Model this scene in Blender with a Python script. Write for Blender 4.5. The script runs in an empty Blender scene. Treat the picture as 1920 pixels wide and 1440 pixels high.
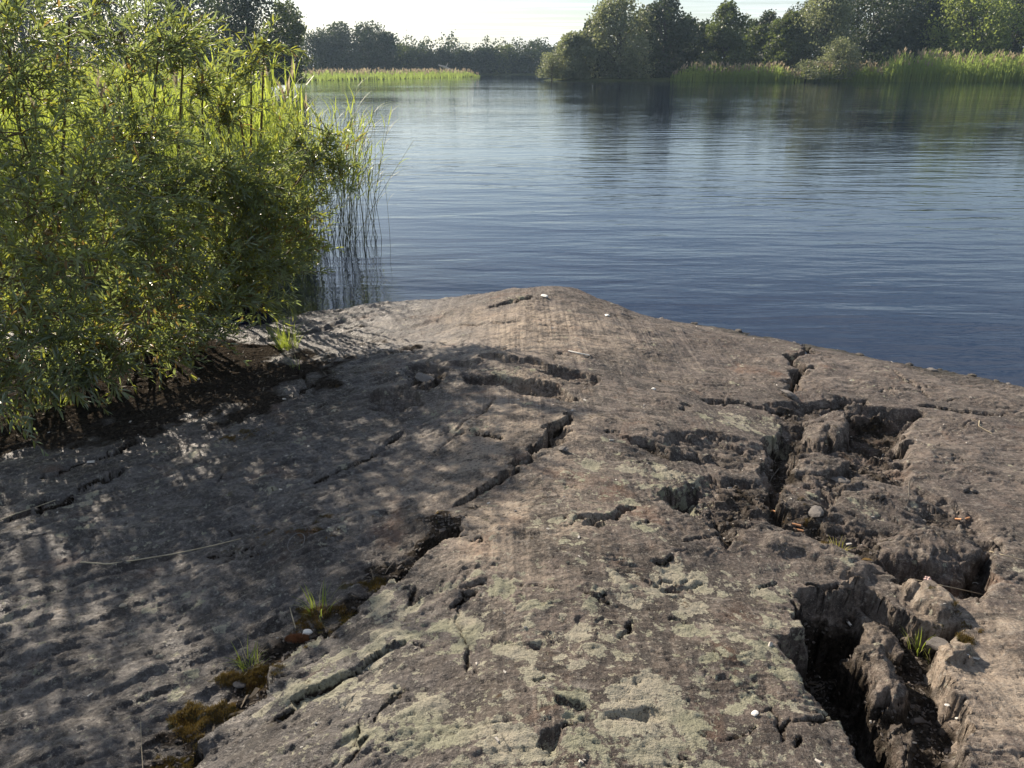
import bpy, math, random
import numpy as np
from mathutils import Vector

R = math.radians
rng = np.random.default_rng(7)
random.seed(7)
scene = bpy.context.scene
COL = scene.collection

# ------------------------------------------------------------------ camera
CAM_H, PITCH, FPX = 2.0, R(22.5), 1442.0       # metres above the water, downward pitch, focal length in 1920-px units
cam_data = bpy.data.cameras.new('camera')
cam_data.sensor_width = 36.0
cam_data.lens = 36.0 * FPX / 1920.0
cam_data.clip_start = 0.05
cam_data.clip_end = 6000
cam = bpy.data.objects.new('camera', cam_data)
COL.objects.link(cam)
cam.location = (0, 0, CAM_H)
cam.rotation_euler = (math.pi / 2 - PITCH, 0, 0)
scene.camera = cam

# ------------------------------------------------------------------ sky, sun, exposure
SUN_AZ, SUN_EL = R(-40), R(30)                   # azimuth from the view direction (+Y), negative = left
world = bpy.data.worlds.new('World')
scene.world = world
world.use_nodes = True
wn, wl = world.node_tree.nodes, world.node_tree.links
wn.clear()
w_out = wn.new('ShaderNodeOutputWorld')
w_bg = wn.new('ShaderNodeBackground')
w_bg.inputs['Strength'].default_value = 0.062
sky = wn.new('ShaderNodeTexSky')
sky.sky_type = 'NISHITA'
sky.sun_disc = False
sky.sun_elevation = SUN_EL
sky.sun_rotation = SUN_AZ                          # clockwise from +Y, the same way the azimuth is counted
sky.altitude = 0
sky.air_density = 1.0
sky.dust_density = 0.8
sky.ozone_density = 1.6
# thin streaky high cloud
tc = wn.new('ShaderNodeTexCoord')
sep = wn.new('ShaderNodeSeparateXYZ')
wl.new(tc.outputs['Generated'], sep.inputs[0])
zc = wn.new('ShaderNodeMath'); zc.operation = 'MAXIMUM'; zc.inputs[1].default_value = 0.03
wl.new(sep.outputs['Z'], zc.inputs[0])
dx = wn.new('ShaderNodeMath'); dx.operation = 'DIVIDE'
dy = wn.new('ShaderNodeMath'); dy.operation = 'DIVIDE'
wl.new(sep.outputs['X'], dx.inputs[0]); wl.new(zc.outputs[0], dx.inputs[1])
wl.new(sep.outputs['Y'], dy.inputs[0]); wl.new(zc.outputs[0], dy.inputs[1])
cmb = wn.new('ShaderNodeCombineXYZ')
wl.new(dx.outputs[0], cmb.inputs['X']); wl.new(dy.outputs[0], cmb.inputs['Y'])
cmap = wn.new('ShaderNodeMapping'); cmap.inputs['Scale'].default_value = (0.10, 0.34, 1); cmap.inputs['Rotation'].default_value = (0, 0, R(12))
wl.new(cmb.outputs[0], cmap.inputs[0])
cno = wn.new('ShaderNodeTexNoise'); cno.inputs['Scale'].default_value = 2.2; cno.inputs['Detail'].default_value = 7; cno.inputs['Roughness'].default_value = 0.6
wl.new(cmap.outputs[0], cno.inputs['Vector'])
crp = wn.new('ShaderNodeMapRange'); crp.inputs['From Min'].default_value = 0.43; crp.inputs['From Max'].default_value = 0.74; crp.inputs['To Max'].default_value = 0.6
wl.new(cno.outputs['Fac'], crp.inputs['Value'])
cmix = wn.new('ShaderNodeMix'); cmix.data_type = 'RGBA'
cmix.inputs['B'].default_value = (13, 13.3, 14, 1)
wl.new(crp.outputs[0], cmix.inputs['Factor'])
wl.new(sky.outputs[0], cmix.inputs['A'])
wl.new(cmix.outputs['Result'], w_bg.inputs['Color'])
wl.new(w_bg.outputs[0], w_out.inputs['Surface'])

sun_data = bpy.data.lights.new('sun', 'SUN')
sun_data.energy = 5.0
sun_data.angle = R(0.55)
sun_data.color = (1.0, 0.88, 0.73)
sun = bpy.data.objects.new('sun', sun_data)
COL.objects.link(sun)
SUN_DIR = Vector((math.sin(SUN_AZ) * math.cos(SUN_EL), math.cos(SUN_AZ) * math.cos(SUN_EL), math.sin(SUN_EL)))
sun.rotation_euler = SUN_DIR.to_track_quat('Z', 'Y').to_euler()

scene.view_settings.view_transform = 'Standard'
scene.view_settings.look = 'None'
scene.view_settings.exposure = 1.0
scene.view_settings.gamma = 1
scene.view_settings.use_curve_mapping = False
scene.render.engine = 'CYCLES'
scene.cycles.use_denoising = True
scene.cycles.max_bounces = 6
scene.cycles.transparent_max_bounces = 8
scene.cycles.volume_bounces = 0
scene.cycles.caustics_reflective = False
scene.cycles.caustics_refractive = False
scene.cycles.sample_clamp_indirect = 6

# ------------------------------------------------------------------ helpers
def tag(o, label=None, cat=None, group=None, kind=None):
    if label: o['label'] = label
    if cat: o['category'] = cat
    if group: o['group'] = group
    if kind: o['kind'] = kind
    return o

def link(name, data, parent=None, loc=None):
    o = bpy.data.objects.new(name, data)
    COL.objects.link(o)
    if parent is not None: o.parent = parent
    if loc is not None: o.location = loc
    return o

def np_mesh(name, V, F, mat=None, smooth=False):
    """V (n,3), F (m,3) or (m,4) index array -> mesh."""
    V = np.asarray(V, np.float32); F = np.asarray(F, np.int32)
    me = bpy.data.meshes.new(name)
    k = F.shape[1]
    me.vertices.add(len(V)); me.vertices.foreach_set('co', V.ravel())
    me.loops.add(F.size); me.loops.foreach_set('vertex_index', F.ravel())
    me.polygons.add(len(F))
    me.polygons.foreach_set('loop_start', np.arange(0, F.size, k, dtype=np.int32))
    me.polygons.foreach_set('loop_total', np.full(len(F), k, np.int32))
    me.polygons.foreach_set('use_smooth', np.full(len(F), smooth))
    me.update(calc_edges=True)
    if mat: me.materials.append(mat)
    return me

def empty(name, loc):
    o = bpy.data.objects.new(name, None)
    o.empty_display_size = 0.1
    COL.objects.link(o); o.location = loc
    return o

def ray(px, py):
    a, b = (px - 960) / FPX, (720 - py) / FPX
    c, s = math.cos(PITCH), math.sin(PITCH)
    return np.array([a, c + b * s, -s + b * c])

def at_y(px, py, y):          # point on the sight line at forward distance y
    r = ray(px, py); return np.array([0, 0, CAM_H]) + r * (y / r[1])

def at_z(px, py, z=0.0):
    r = ray(px, py); return np.array([0, 0, CAM_H]) + r * ((z - CAM_H) / r[2])

def x_at(px, y, z=0.0):       # world x that shows in column px at forward distance y, height z
    c, s = math.cos(PITCH), math.sin(PITCH)
    depth = y * c + (CAM_H - z) * s
    return (px - 960) / FPX * depth

def z_at(py, y):
    r = ray(960, py); return CAM_H + r[2] * y / r[1]

# numpy gradient noise
_P = np.random.default_rng(11).permutation(512).astype(np.int64)
_A = np.random.default_rng(12).random(512) * 2 * np.pi
_GX, _GY = np.cos(_A), np.sin(_A)
def pn(x, y, seed=0):
    xi = np.floor(x).astype(np.int64); yi = np.floor(y).astype(np.int64)
    xf = x - xi; yf = y - yi
    def g(ix, iy, fx, fy):
        h = _P[(_P[(ix + seed * 37) & 511] + iy + seed * 91) & 511]
        return _GX[h] * fx + _GY[h] * fy
    u = xf * xf * xf * (xf * (xf * 6 - 15) + 10); v = yf * yf * yf * (yf * (yf * 6 - 15) + 10)
    a = g(xi, yi, xf, yf); b = g(xi + 1, yi, xf - 1, yf)
    c = g(xi, yi + 1, xf, yf - 1); d = g(xi + 1, yi + 1, xf - 1, yf - 1)
    return ((a + (b - a) * u) + ((c + (d - c) * u) - (a + (b - a) * u)) * v) * 1.5
def fbm(x, y, o=4, seed=0, gain=0.5):
    s = 0; a = 1
    for i in range(o):
        s = s + a * pn(x, y, seed + i); a *= gain; x = x * 2.03 + 5.1; y = y * 2.03 - 3.7
    return s
def sstep(a, b, x):
    t = np.clip((x - a) / (b - a), 0, 1); return t * t * (3 - 2 * t)

# ------------------------------------------------------------------ materials
class NT:
    def __init__(s, name):
        s.m = bpy.data.materials.new(name); s.m.use_nodes = True
        s.n, s.l = s.m.node_tree.nodes, s.m.node_tree.links
        s.n.clear(); s.out = s.n.new('ShaderNodeOutputMaterial')
    def new(s, t, **kw):
        n = s.n.new(t)
        for k, v in kw.items():
            if k in n.inputs: n.inputs[k].default_value = v
            else: setattr(n, k, v)
        return n
    def put(s, a, b, node, sock): s.l.new(a.outputs[b] if isinstance(a, bpy.types.Node) else a, node.inputs[sock])
    def noise(s, vec, scale, detail=4, rough=0.55, dist=0.0):
        n = s.new('ShaderNodeTexNoise'); n.inputs['Scale'].default_value = scale
        n.inputs['Detail'].default_value = detail; n.inputs['Roughness'].default_value = rough; n.inputs['Distortion'].default_value = dist
        if vec is not None: s.l.new(vec, n.inputs['Vector'])
        return n.outputs['Fac']
    def rng(s, v, a, b, c=0.0, d=1.0, smooth=False):
        n = s.new('ShaderNodeMapRange')
        if smooth: n.interpolation_type = 'SMOOTHSTEP'
        for k, q in (('From Min', a), ('From Max', b), ('To Min', c), ('To Max', d)): n.inputs[k].default_value = q
        s.l.new(v, n.inputs['Value']); return n.outputs[0]
    def math(s, op, a, b=None, clamp=False):
        n = s.new('ShaderNodeMath'); n.operation = op; n.use_clamp = clamp
        for i, q in enumerate((a, b)):
            if q is None: continue
            if isinstance(q, (int, float)): n.inputs[i].default_value = q
            else: s.l.new(q, n.inputs[i])
        return n.outputs[0]
    def mix(s, f, a, b):
        n = s.new('ShaderNodeMix'); n.data_type = 'RGBA'
        for k, q in (('Factor', f), ('A', a), ('B', b)):
            if isinstance(q, (int, float)): n.inputs[k].default_value = q
            elif isinstance(q, tuple): n.inputs[k].default_value = (*q, 1)
            else: s.l.new(q, n.inputs[k])
        return n.outputs['Result']
    def map(s, scale=(1, 1, 1), rot=(0, 0, 0), src='Object'):
        t = s.new('ShaderNodeTexCoord'); m = s.new('ShaderNodeMapping')
        m.inputs['Scale'].default_value = scale; m.inputs['Rotation'].default_value = rot
        s.l.new(t.outputs[src], m.inputs[0]); return m.outputs[0]
    def surf(s, sh): s.l.new(sh, s.out.inputs['Surface']); return s.m

def simple_mat(name, c1, c2, scale=20, rough=0.8, bump=0.0, spec=0.4):
    t = NT(name); v = t.map()
    n = t.noise(v, scale, 5, 0.6)
    p = t.new('ShaderNodeBsdfPrincipled', Roughness=rough); p.inputs['Specular IOR Level'].default_value = spec
    t.l.new(t.mix(t.rng(n, 0.35, 0.65), c1, c2), p.inputs['Base Color'])
    if bump:
        b = t.new('ShaderNodeBump'); b.inputs['Distance'].default_value = bump; t.l.new(n, b.inputs['Height']); t.l.new(b.outputs[0], p.inputs['Normal'])
    return t.surf(p.outputs[0])

def leaf_mat(name, c1, c2, trans=0.35, rough=0.4, scale=3.0, tcol=None, spec=0.5):
    """Leaf: principled with a share of light let through."""
    t = NT(name); v = t.map()
    n = t.noise(v, scale, 3, 0.6)
    col = t.mix(t.rng(n, 0.35, 0.65), c1, c2)
    p = t.new('ShaderNodeBsdfPrincipled', Roughness=rough); p.inputs['Specular IOR Level'].default_value = spec
    t.l.new(col, p.inputs['Base Color'])
    tr = t.new('ShaderNodeBsdfTranslucent')
    if tcol is None: tcol = tuple(min(1, q * k) for q, k in zip(c2, (2.6, 2.3, 1.3)))
    t.l.new(t.mix(t.rng(n, 0.35, 0.65), tuple(q * 0.7 for q in tcol), tcol), tr.inputs['Color'])
    mx = t.new('ShaderNodeMixShader'); mx.inputs[0].default_value = trans
    t.l.new(p.outputs[0], mx.inputs[1]); t.l.new(tr.outputs[0], mx.inputs[2])
    return t.surf(mx.outputs[0])

# ------------------------------------------------------------------ rock: large form
CTRL = [  # px, py, z : places read off the photograph and the height they have above the water
    (640, 584, .00), (740, 569, .06), (820, 562, .12), (900, 553, .19), (1010, 538, .29), (1070, 541, .28), (1110, 556, .21), (1160, 578, .11),
    (1215, 594, .03), (1290, 605, .0), (1480, 638, .0), (1620, 666, .0), (1740, 691, .0), (1920, 728, .0), (2150, 775, .0), (2400, 830, .0),
    (560, 596, .02), (470, 612, .03), (300, 640, .05), (100, 670, .08), (-200, 690, .1),
    (1010, 600, .36), (1010, 680, .42), (900, 620, .31), (780, 620, .2), (680, 640, .16), (1150, 650, .3), (1300, 660, .17), (1300, 750, .27),
    (1000, 780, .46), (1000, 880, .49), (1150, 850, .43), (1100, 1000, .53), (1000, 1150, .56), (1000, 1400, .60), (800, 1000, .47), (850, 850, .42),
    (700, 780, .34), (560, 700, .22), (400, 720, .2), (250, 720, .16), (0, 780, .18), (450, 900, .33), (200, 900, .27), (0, 1000, .28),
    (600, 1100, .42), (300, 1100, .34), (0, 1250, .33), (300, 1440, .40), (600, 1440, .53), (0, 1440, .36), (-400, 1200, .25), (-300, 900, .2),
    (1500, 720, .16), (1650, 760, .15), (1800, 800, .15), (1900, 860, .17), (1500, 850, .26), (1350, 870, .36), (1700, 900, .24), (1850, 980, .27),
    (1300, 1050, .50), (1400, 1200, .55), (1500, 1350, .57), (1600, 1050, .38), (1750, 1150, .38), (1900, 1150, .38), (1900, 1350, .44), (1700, 1400, .48),
    (1300, 1440, .6), (2200, 1000, .2), (2300, 1400, .35), (1550, 1440, .57),
]
CW = np.array([[*at_z(a, b, z)[:2], z] for a, b, z in CTRL])
EXTRA = np.array([[-1.9, 7.6, -.55], [-.6, 8.0, -.6], [.4, 7.9, -.6], [1.4, 7.3, -.5], [2.6, 6.8, -.5], [4.2, 5.8, -.5], [6.5, 4.6, -.5], [-4, 8, -.3],
                  [-6, 7, -.1], [8, 6, -1.0], [2, 9.5, -1.3], [-2, 9.5, -1.2], [5, 9, -1.3], [-7, 9.5, -.5],
                  [0, .4, .62], [1.6, .4, .52], [-1.6, .4, .42], [3.5, .5, .35], [-4, 1, .2], [0, -1, .6], [6, 1, .2]])
CW = np.vstack([CW, EXTRA])
def _tps(r2): return 0.5 * r2 * np.log(r2 + 1e-9)
_n = len(CW)
_K = _tps(((CW[:, None, :2] - CW[None, :, :2]) ** 2).sum(-1)) + np.eye(_n) * 0.02
_Pm = np.hstack([np.ones((_n, 1)), CW[:, :2]])
_S = np.linalg.solve(np.block([[_K, _Pm], [_Pm.T, np.zeros((3, 3))]]), np.concatenate([CW[:, 2], np.zeros(3)]))
def macro(x, y):
    x = np.asarray(x, float); y = np.asarray(y, float)
    out = _S[_n] + _S[_n + 1] * x + _S[_n + 2] * y
    for i in range(_n):
        out = out + _S[i] * _tps((x - CW[i, 0]) ** 2 + (y - CW[i, 1]) ** 2)
    return out
def pix(px, py, f=macro):       # point of the surface seen at a pixel
    z = 0.3
    for _ in range(14):
        p = at_z(px, py, z); z = z + 0.6 * (float(f(p[0], p[1])) - z)
    p = at_z(px, py, z)
    return np.array([p[0], p[1], z])
def W(pts):                       # pixel outline -> plan outline on the ground
    return np.array([pix(a, b)[:2] for a, b in pts])

NU, NV = 1000, 800
APEX = 1.0
U0, U1 = -0.86, 0.90
Y0, Y1 = 0.6, 9.0
us = np.linspace(U0, U1, NU)
ts = np.linspace(0, 1, NV)
LR = math.log((Y1 + APEX) / (Y0 + APEX))
ys = (Y0 + APEX) * np.exp(LR * ts) - APEX
GX = us[None, :] * (ys[:, None] + APEX)
GY = np.repeat(ys[:, None], NU, 1)
HT = macro(GX, GY)

def cell(x, y, s):
    gx, gy = np.floor(x), np.floor(y); best = np.full(x.shape, 9.); sec = best.copy(); val = np.zeros(x.shape)
    for i in (-1, 0, 1):
        for j in (-1, 0, 1):
            cx, cy = (gx + i).astype(np.int64), (gy + j).astype(np.int64)
            h = _P[(_P[(cx + s) & 511] + cy) & 511]
            ox, oy = cx + (h % 97) / 97., cy + (h % 61) / 61.
            d = np.hypot(x - ox, y - oy)
            n = d < best
            sec = np.where(n, best, np.minimum(sec, d)); val = np.where(n, (h % 83) / 83. + .5 * ((x - ox) * ((h % 7) - 3) + (y - oy) * ((h % 5) - 2)) / 3, val); best = np.where(n, d, best)
    return val, sec - best
# warped coordinates give every edge an uneven, angular line
w1, w2 = fbm(GX * 5, GY * 5, 3, 50), fbm(GX * 5 + 9, GY * 5 + 4, 3, 60)
w3, w4 = fbm(GX * 28, GY * 28, 3, 70), fbm(GX * 28 + 9, GY * 28, 3, 80)
k1, _ = cell(GX * 7 + .5 * w1, GY * 8 + .5 * w2, 31); k2, _ = cell(GX * 19 + w3 * .3, GY * 22 + w4 * .3, 47)
WX = GX + .024 * w1 + .034 * (k1 - .5) + .008 * (k2 - .5)
WY = GY + .024 * w2 - .030 * (k1 - .5) + .008 * (k2 - .5)

def near(pts, m):
    lo, hi = pts.min(0) - m, pts.max(0) + m
    return np.nonzero((WX > lo[0]) & (WX < hi[0]) & (WY > lo[1]) & (WY < hi[1]))

def seg_dist(pts, X, Y, closed=False):
    """Distance, side (+ left of travel), position along the line."""
    D = np.full(X.shape, 1e9); S = np.zeros(X.shape); T = np.zeros(X.shape)
    n = len(pts); m = n if closed else n - 1
    for i in range(m):
        a, b = pts[i], pts[(i + 1) % n]; e = b - a; L = (e ** 2).sum() + 1e-12
        t = np.clip(((X - a[0]) * e[0] + (Y - a[1]) * e[1]) / L, 0, 1)
        qx, qy = X - a[0] - t * e[0], Y - a[1] - t * e[1]
        d = np.hypot(qx, qy); k = d < D
        D = np.where(k, d, D); S = np.where(k, np.sign(e[0] * qy - e[1] * qx), S); T = np.where(k, (i + t) / m, T)
    return D, S, T

def inside(pts, X, Y):
    c = np.zeros(X.shape, bool); n = len(pts)
    for i in range(n):
        x1, y1 = pts[i]; x2, y2 = pts[(i + 1) % n]
        k = ((y1 > Y) != (y2 > Y)) & (X < (x2 - x1) * (Y - y1) / (y2 - y1 + 1e-12) + x1)
        c ^= k
    return c

SOIL = np.zeros(HT.shape); ROUGH = np.zeros(HT.shape)

def crack(px, w, d, lean=0.0):
    """Open joint; lean > 0 raises the side left of travel."""
    p = W(px); ii = near(p, w * 4 + .25)
    D, S, T = seg_dist(p, WX[ii], WY[ii])
    end = sstep(0, .12, T) * sstep(1, .88, T)
    X_, Y_ = WX[ii], WY[ii]
    ww = w * (0.35 + 1.0 * np.clip(.5 + pn(X_ * 9, Y_ * 9, 5), 0, 1.3) + .5 * np.abs(pn(X_ * 34, Y_ * 34, 6))) * (.3 + .7 * end)
    ww = ww * np.where((S > 0) == (pn(X_ * 2.5, Y_ * 2.5, 15) > 0), 1.9, .7)
    HT[ii] -= d * end * (1 - sstep(ww * .35, ww, D))
    if lean: HT[ii] += lean * end * np.where(S > 0, 1, -1) * np.exp(-D / .12) * .5
    SOIL[ii] = np.maximum(SOIL[ii], .8 * end * (1 - sstep(ww * .3, ww * .8, D)))

def hollow(px, d, edge=.03, rough=.5, soil=.5, tilt=None):
    p = W(px); ii = near(p, .1)
    X, Y = WX[ii], WY[ii]
    D, _, _ = seg_dist(p, X, Y, True)
    sd = np.where(inside(p, X, Y), D, -D)
    jag = .35 + .65 * sstep(-.35, .35, pn(GX[ii] * 11, GY[ii] * 11, 21))
    k = .6 * sstep(-edge * .2, edge * .5, sd) + .4 * sstep(0, edge * 3.2 * jag + .004, sd)
    HT[ii] -= d * k
    ROUGH[ii] = np.maximum(ROUGH[ii], rough * k)
    SOIL[ii] = np.maximum(SOIL[ii], soil * sstep(0, edge * 2, sd))

def mound(px, h, edge=.05, soil=0.0, tiltx=0, tilty=0, rough=.3):
    p = W(px); ii = near(p, .1)
    X, Y = WX[ii], WY[ii]
    D, _, _ = seg_dist(p, X, Y, True)
    sd = np.where(inside(p, X, Y), D, -D)
    k = .65 * sstep(-edge * .1, edge * .8, sd) + .35 * sstep(0, edge * 2.5, sd)
    c = p.mean(0)
    HT[ii] += k * (h + tiltx * (X - c[0]) + tilty * (Y - c[1]))
    SOIL[ii] *= 1 - (1 - soil) * k
    ROUGH[ii] = ROUGH[ii] * (1 - k) + rough * k

def ledge(px, h, reach=.35):
    """Ground on the right of travel drops by h and climbs back over `reach`."""
    p = W(px); ii = near(p, reach + .1)
    D, S, T = seg_dist(p, WX[ii], WY[ii])
    end = sstep(0, .08, T) * sstep(1, .92, T)
    HT[ii] += np.where(S < 0, -h * end * sstep(0, .012, D) * np.exp(-(D / reach) ** 2 * 2.2), 0)

# --- broad hollow on the right with rubble
hollow([(1420, 760), (1500, 752), (1600, 756), (1720, 772), (1705, 850), (1700, 900), (1760, 925), (1830, 960), (1868, 1010), (1868, 1075), (1835, 1130),
        (1760, 1120), (1680, 1070), (1590, 1045), (1500, 1010), (1440, 985), (1400, 1000), (1330, 985), (1290, 940), (1300, 900), (1350, 890), (1440, 900), (1445, 850), (1468, 800)],
       .038, .04, .9, .5)
# --- cliff face and deep gully
hollow([(1468, 800), (1500, 830), (1500, 870), (1480, 920), (1465, 985), (1440, 975), (1432, 900), (1430, 850), (1440, 820)], .085, .03, .7, .7)
hollow([(1467, 1197), (1497, 1193), (1493, 1147), (1512, 1140), (1497, 1112), (1510, 1097), (1590, 1098), (1660, 1110), (1700, 1150), (1760, 1170), (1815, 1165),
        (1773, 1220), (1783, 1262), (1802, 1295), (1818, 1330), (1812, 1395), (1800, 1480), (1820, 1600), (1740, 1600), (1650, 1445), (1600, 1370), (1575, 1335), (1535, 1300), (1510, 1260)],
       .12, .014, .35, .75)
hollow([(1472, 1203), (1504, 1190), (1505, 1130), (1560, 1108), (1600, 1130), (1605, 1190), (1640, 1270), (1690, 1360), (1740, 1440), (1760, 1580), (1690, 1600), (1584, 1378), (1545, 1318), (1515, 1278)],
       .17, .012, .45, .9)  # deep pit; soil colour laid on heavily to deepen its shade
# --- round basin
hollow([(1633, 1046), (1667, 1040), (1720, 1050), (1760, 1068), (1800, 1066), (1835, 1030), (1858, 1020), (1868, 1060), (1835, 1102), (1805, 1112), (1743, 1106), (1700, 1108), (1655, 1072)], .12, .03, .3, .45)
# --- shadowed shelf at the far side of the rubble
hollow([(1572, 782), (1635, 774), (1722, 777), (1704, 796), (1696, 853), (1655, 852), (1615, 838), (1580, 830), (1582, 801)], .075, .02, .7, .6)
mound([(1508, 792), (1556, 774), (1598, 784), (1586, 815), (1540, 836), (1510, 824)], .070, .022, 0, .2, -.12)
mound([(1494, 857), (1516, 851), (1576, 866), (1590, 877), (1532, 891), (1497, 887)], .055, .016, 0, .1, .1)
mound([(1600, 890), (1690, 905), (1770, 940), (1700, 965), (1620, 940), (1570, 905)], .035, .022, 0, 0, .12)
mound([(1560, 930), (1650, 935), (1740, 962), (1720, 985), (1600, 985), (1545, 960)], .038, .02, 0, -.05, .12)
mound([(1640, 1008), (1700, 985), (1800, 985), (1845, 1015), (1835, 1050), (1780, 1068), (1700, 1052), (1650, 1040)], .055, .04, 0, 0, .12)
mound([(1430, 1000), (1500, 1005), (1590, 1045), (1640, 1070), (1600, 1095), (1500, 1050), (1420, 1025)], .035, .04, 0)
mound([(1480, 905), (1560, 915), (1540, 960), (1480, 950)], .03, .04, .1)
# --- blocks standing in the gully
mound([(1590, 1100), (1640, 1095), (1700, 1160), (1706, 1200), (1640, 1180), (1600, 1165)], .075, .04, .2, .0, 0, .2)
mound([(1607, 1196), (1650, 1190), (1695, 1203), (1705, 1285), (1650, 1292), (1632, 1262)], .11, .035, 0, .3, .2, .15)
mound([(1690, 1310), (1768, 1375), (1745, 1408), (1725, 1500), (1700, 1500), (1690, 1400)], .09, .06, .2, 0, 0, .25)
mound([(1700, 1112), (1737, 1105), (1783, 1135), (1790, 1153), (1743, 1160), (1708, 1140)], .05, .015, 0, 0, .0, .1)
mound([(1773, 1222), (1800, 1212), (1835, 1222), (1830, 1245), (1790, 1250)], .05, .02, 0)
# --- pits and small hollows
hollow([(1235, 928), (1270, 912), (1299, 900), (1316, 952), (1312, 978), (1291, 964), (1259, 942)], .10, .03, .4, .6)
hollow([(1325, 975), (1360, 972), (1392, 1020), (1375, 1036), (1338, 1008)], .05, .03, .7, .8)
hollow([(1168, 822), (1220, 826), (1262, 846), (1300, 838), (1330, 860), (1262, 862), (1230, 850), (1190, 838)], .030, .02, .5, .6)
hollow([(1262, 815), (1330, 812), (1440, 840), (1440, 880), (1370, 885), (1330, 870), (1250, 855)], .035, .03, .5, .2)
hollow([(1512, 985), (1532, 982), (1545, 996), (1535, 1006), (1515, 1003)], .045, .015, .2, .3)
hollow([(1210, 1080), (1262, 1081), (1270, 1090), (1225, 1094)], .025, .012)
hollow([(925, 1180), (948, 1195), (1005, 1192), (1000, 1208), (950, 1213), (930, 1200)], .022, .012)
hollow([(1045, 1305), (1085, 1312), (1110, 1320), (1080, 1332), (1050, 1322)], .022, .012)
hollow([(1010, 1368), (1060, 1370), (1065, 1400), (1030, 1410), (1000, 1395)], .03, .02)
hollow([(1208, 1275), (1230, 1283), (1222, 1292), (1205, 1287)], .018, .01)
hollow([(885, 1256), (900, 1258), (900, 1272), (888, 1270)], .015, .01)
hollow([(1140, 1335), (1200, 1325), (1260, 1345), (1240, 1360), (1150, 1352)], .02, .02)
hollow([(758, 690), (800, 676), (850, 690), (835, 715), (800, 735), (760, 722)], .05, .03, 1, .5)
hollow([(700, 735), (770, 725), (800, 760), (740, 775), (690, 765)], .03, .04, 1, .2)
# --- central dome, its far trench and the long diagonal joint
hollow([(870, 708), (974, 706), (1020, 712), (1060, 724), (1082, 748), (1060, 752), (1010, 738), (940, 726), (880, 722)], .065, .02, .4, .4)
hollow([(1000, 682), (1073, 694), (1127, 706), (1112, 722), (1060, 712), (1010, 700)], .035, .02, .9, .3)
ledge([(818, 677), (879, 679), (914, 664), (950, 677), (988, 673), (1040, 690)], .028, .3)
crack([(1091, 772), (1063, 792), (1025, 808), (1017, 836), (985, 858), (950, 882), (925, 900), (889, 925), (861, 943), (832, 960)], .012, .06, -.02)
hollow([(1025, 806), (1052, 800), (1068, 812), (1035, 838), (1000, 852), (985, 850), (1012, 832)], .055, .02, .5, .4)
crack([(935, 740), (900, 775), (870, 800), (820, 840), (790, 860)], .008, .02, .01)
crack([(860, 985), (835, 1005), (800, 1028), (770, 1050), (745, 1070)], .016, .06)
hollow([(790, 1010), (845, 985), (860, 992), (815, 1030), (775, 1052), (765, 1040)], .04, .02, .4, .6)
# --- mossy ditch along the left edge of the slab
SLAB = [(860, 985), (800, 1035), (745, 1085), (685, 1134), (640, 1167), (602, 1192), (556, 1214), (516, 1250), (495, 1300), (440, 1335), (400, 1365), (360, 1420), (330, 1500)]
ledge(SLAB, .062, .30)
crack(SLAB, .010, .02)
# --- joints
crack([(914, 577), (940, 572), (975, 565), (1013, 557)], .022, .04, .01)
crack([(843, 607), (890, 604), (940, 603), (983, 601)], .009, .02)
crack([(999, 607), (1038, 610)], .014, .02)
crack([(1008, 636), (1031, 645)], .014, .025)
crack([(663, 641), (709, 649), (751, 640)], .014, .03)
crack([(640, 618), (670, 610), (690, 612)], .014, .02)
crack([(835, 1141), (858, 1128), (877, 1121), (895, 1108), (918, 1098)], .008, .025, .01)
crack([(758, 1104), (785, 1099), (775, 1118), (768, 1133), (802, 1117)], .008, .02)
crack([(1082, 985), (1114, 968), (1156, 962), (1202, 948)], .015, .045, .015)
crack([(758, 1205), (718, 1229), (681, 1254), (622, 1283), (560, 1317), (480, 1360)], .006, .02, -.02)
crack([(745, 1298), (706, 1337), (670, 1390), (640, 1440), (610, 1500)], .005, .015, .01)
crack([(1166, 1140), (1165, 1175), (1163, 1210)], .006, .025)
crack([(1210, 1144), (1255, 1150), (1302, 1167)], .005, .018)
crack([(860, 1110), (850, 1150), (880, 1200), (860, 1270)], .004, .012)
crack([(480, 1290), (560, 1260), (640, 1210)], .005, .014)
crack([(1450, 1400), (1520, 1350), (1580, 1340)], .005, .015)
crack([(1470, 1330), (1480, 1390)], .006, .012)
crack([(1506, 640), (1507, 665), (1490, 678), (1512, 690), (1498, 710), (1490, 728), (1474, 748)], .030, .11)
crack([(1314, 746), (1350, 755), (1382, 758), (1417, 767), (1453, 768), (1480, 770)], .035, .05)
crack([(1496, 758), (1540, 756), (1595, 753), (1635, 758)], .025, .05)
crack([(1600, 778), (1660, 770), (1730, 772)], .03, .05)
crack([(1665, 690), (1720, 725), (1740, 745)], .008, .015, .01)
crack([(1720, 760), (1800, 770), (1900, 775)], .010, .018, .01)
crack([(1215, 730), (1260, 738), (1310, 745)], .008, .015)
crack([(560, 930), (640, 880), (700, 850), (760, 800)], .008, .018, .015)
crack([(0, 980), (110, 935), (180, 905), (250, 880)], .012, .02, .03)
crack([(60, 910), (160, 865), (280, 815)], .010, .02, .025)
crack([(640, 600), (600, 625), (560, 640)], .03, .03)
crack([(560, 690), (580, 720), (560, 745)], .015, .03)
ledge([(470, 640), (540, 625), (600, 610), (650, 592)], .03, .25)
rs = np.random.default_rng(5)
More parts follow.
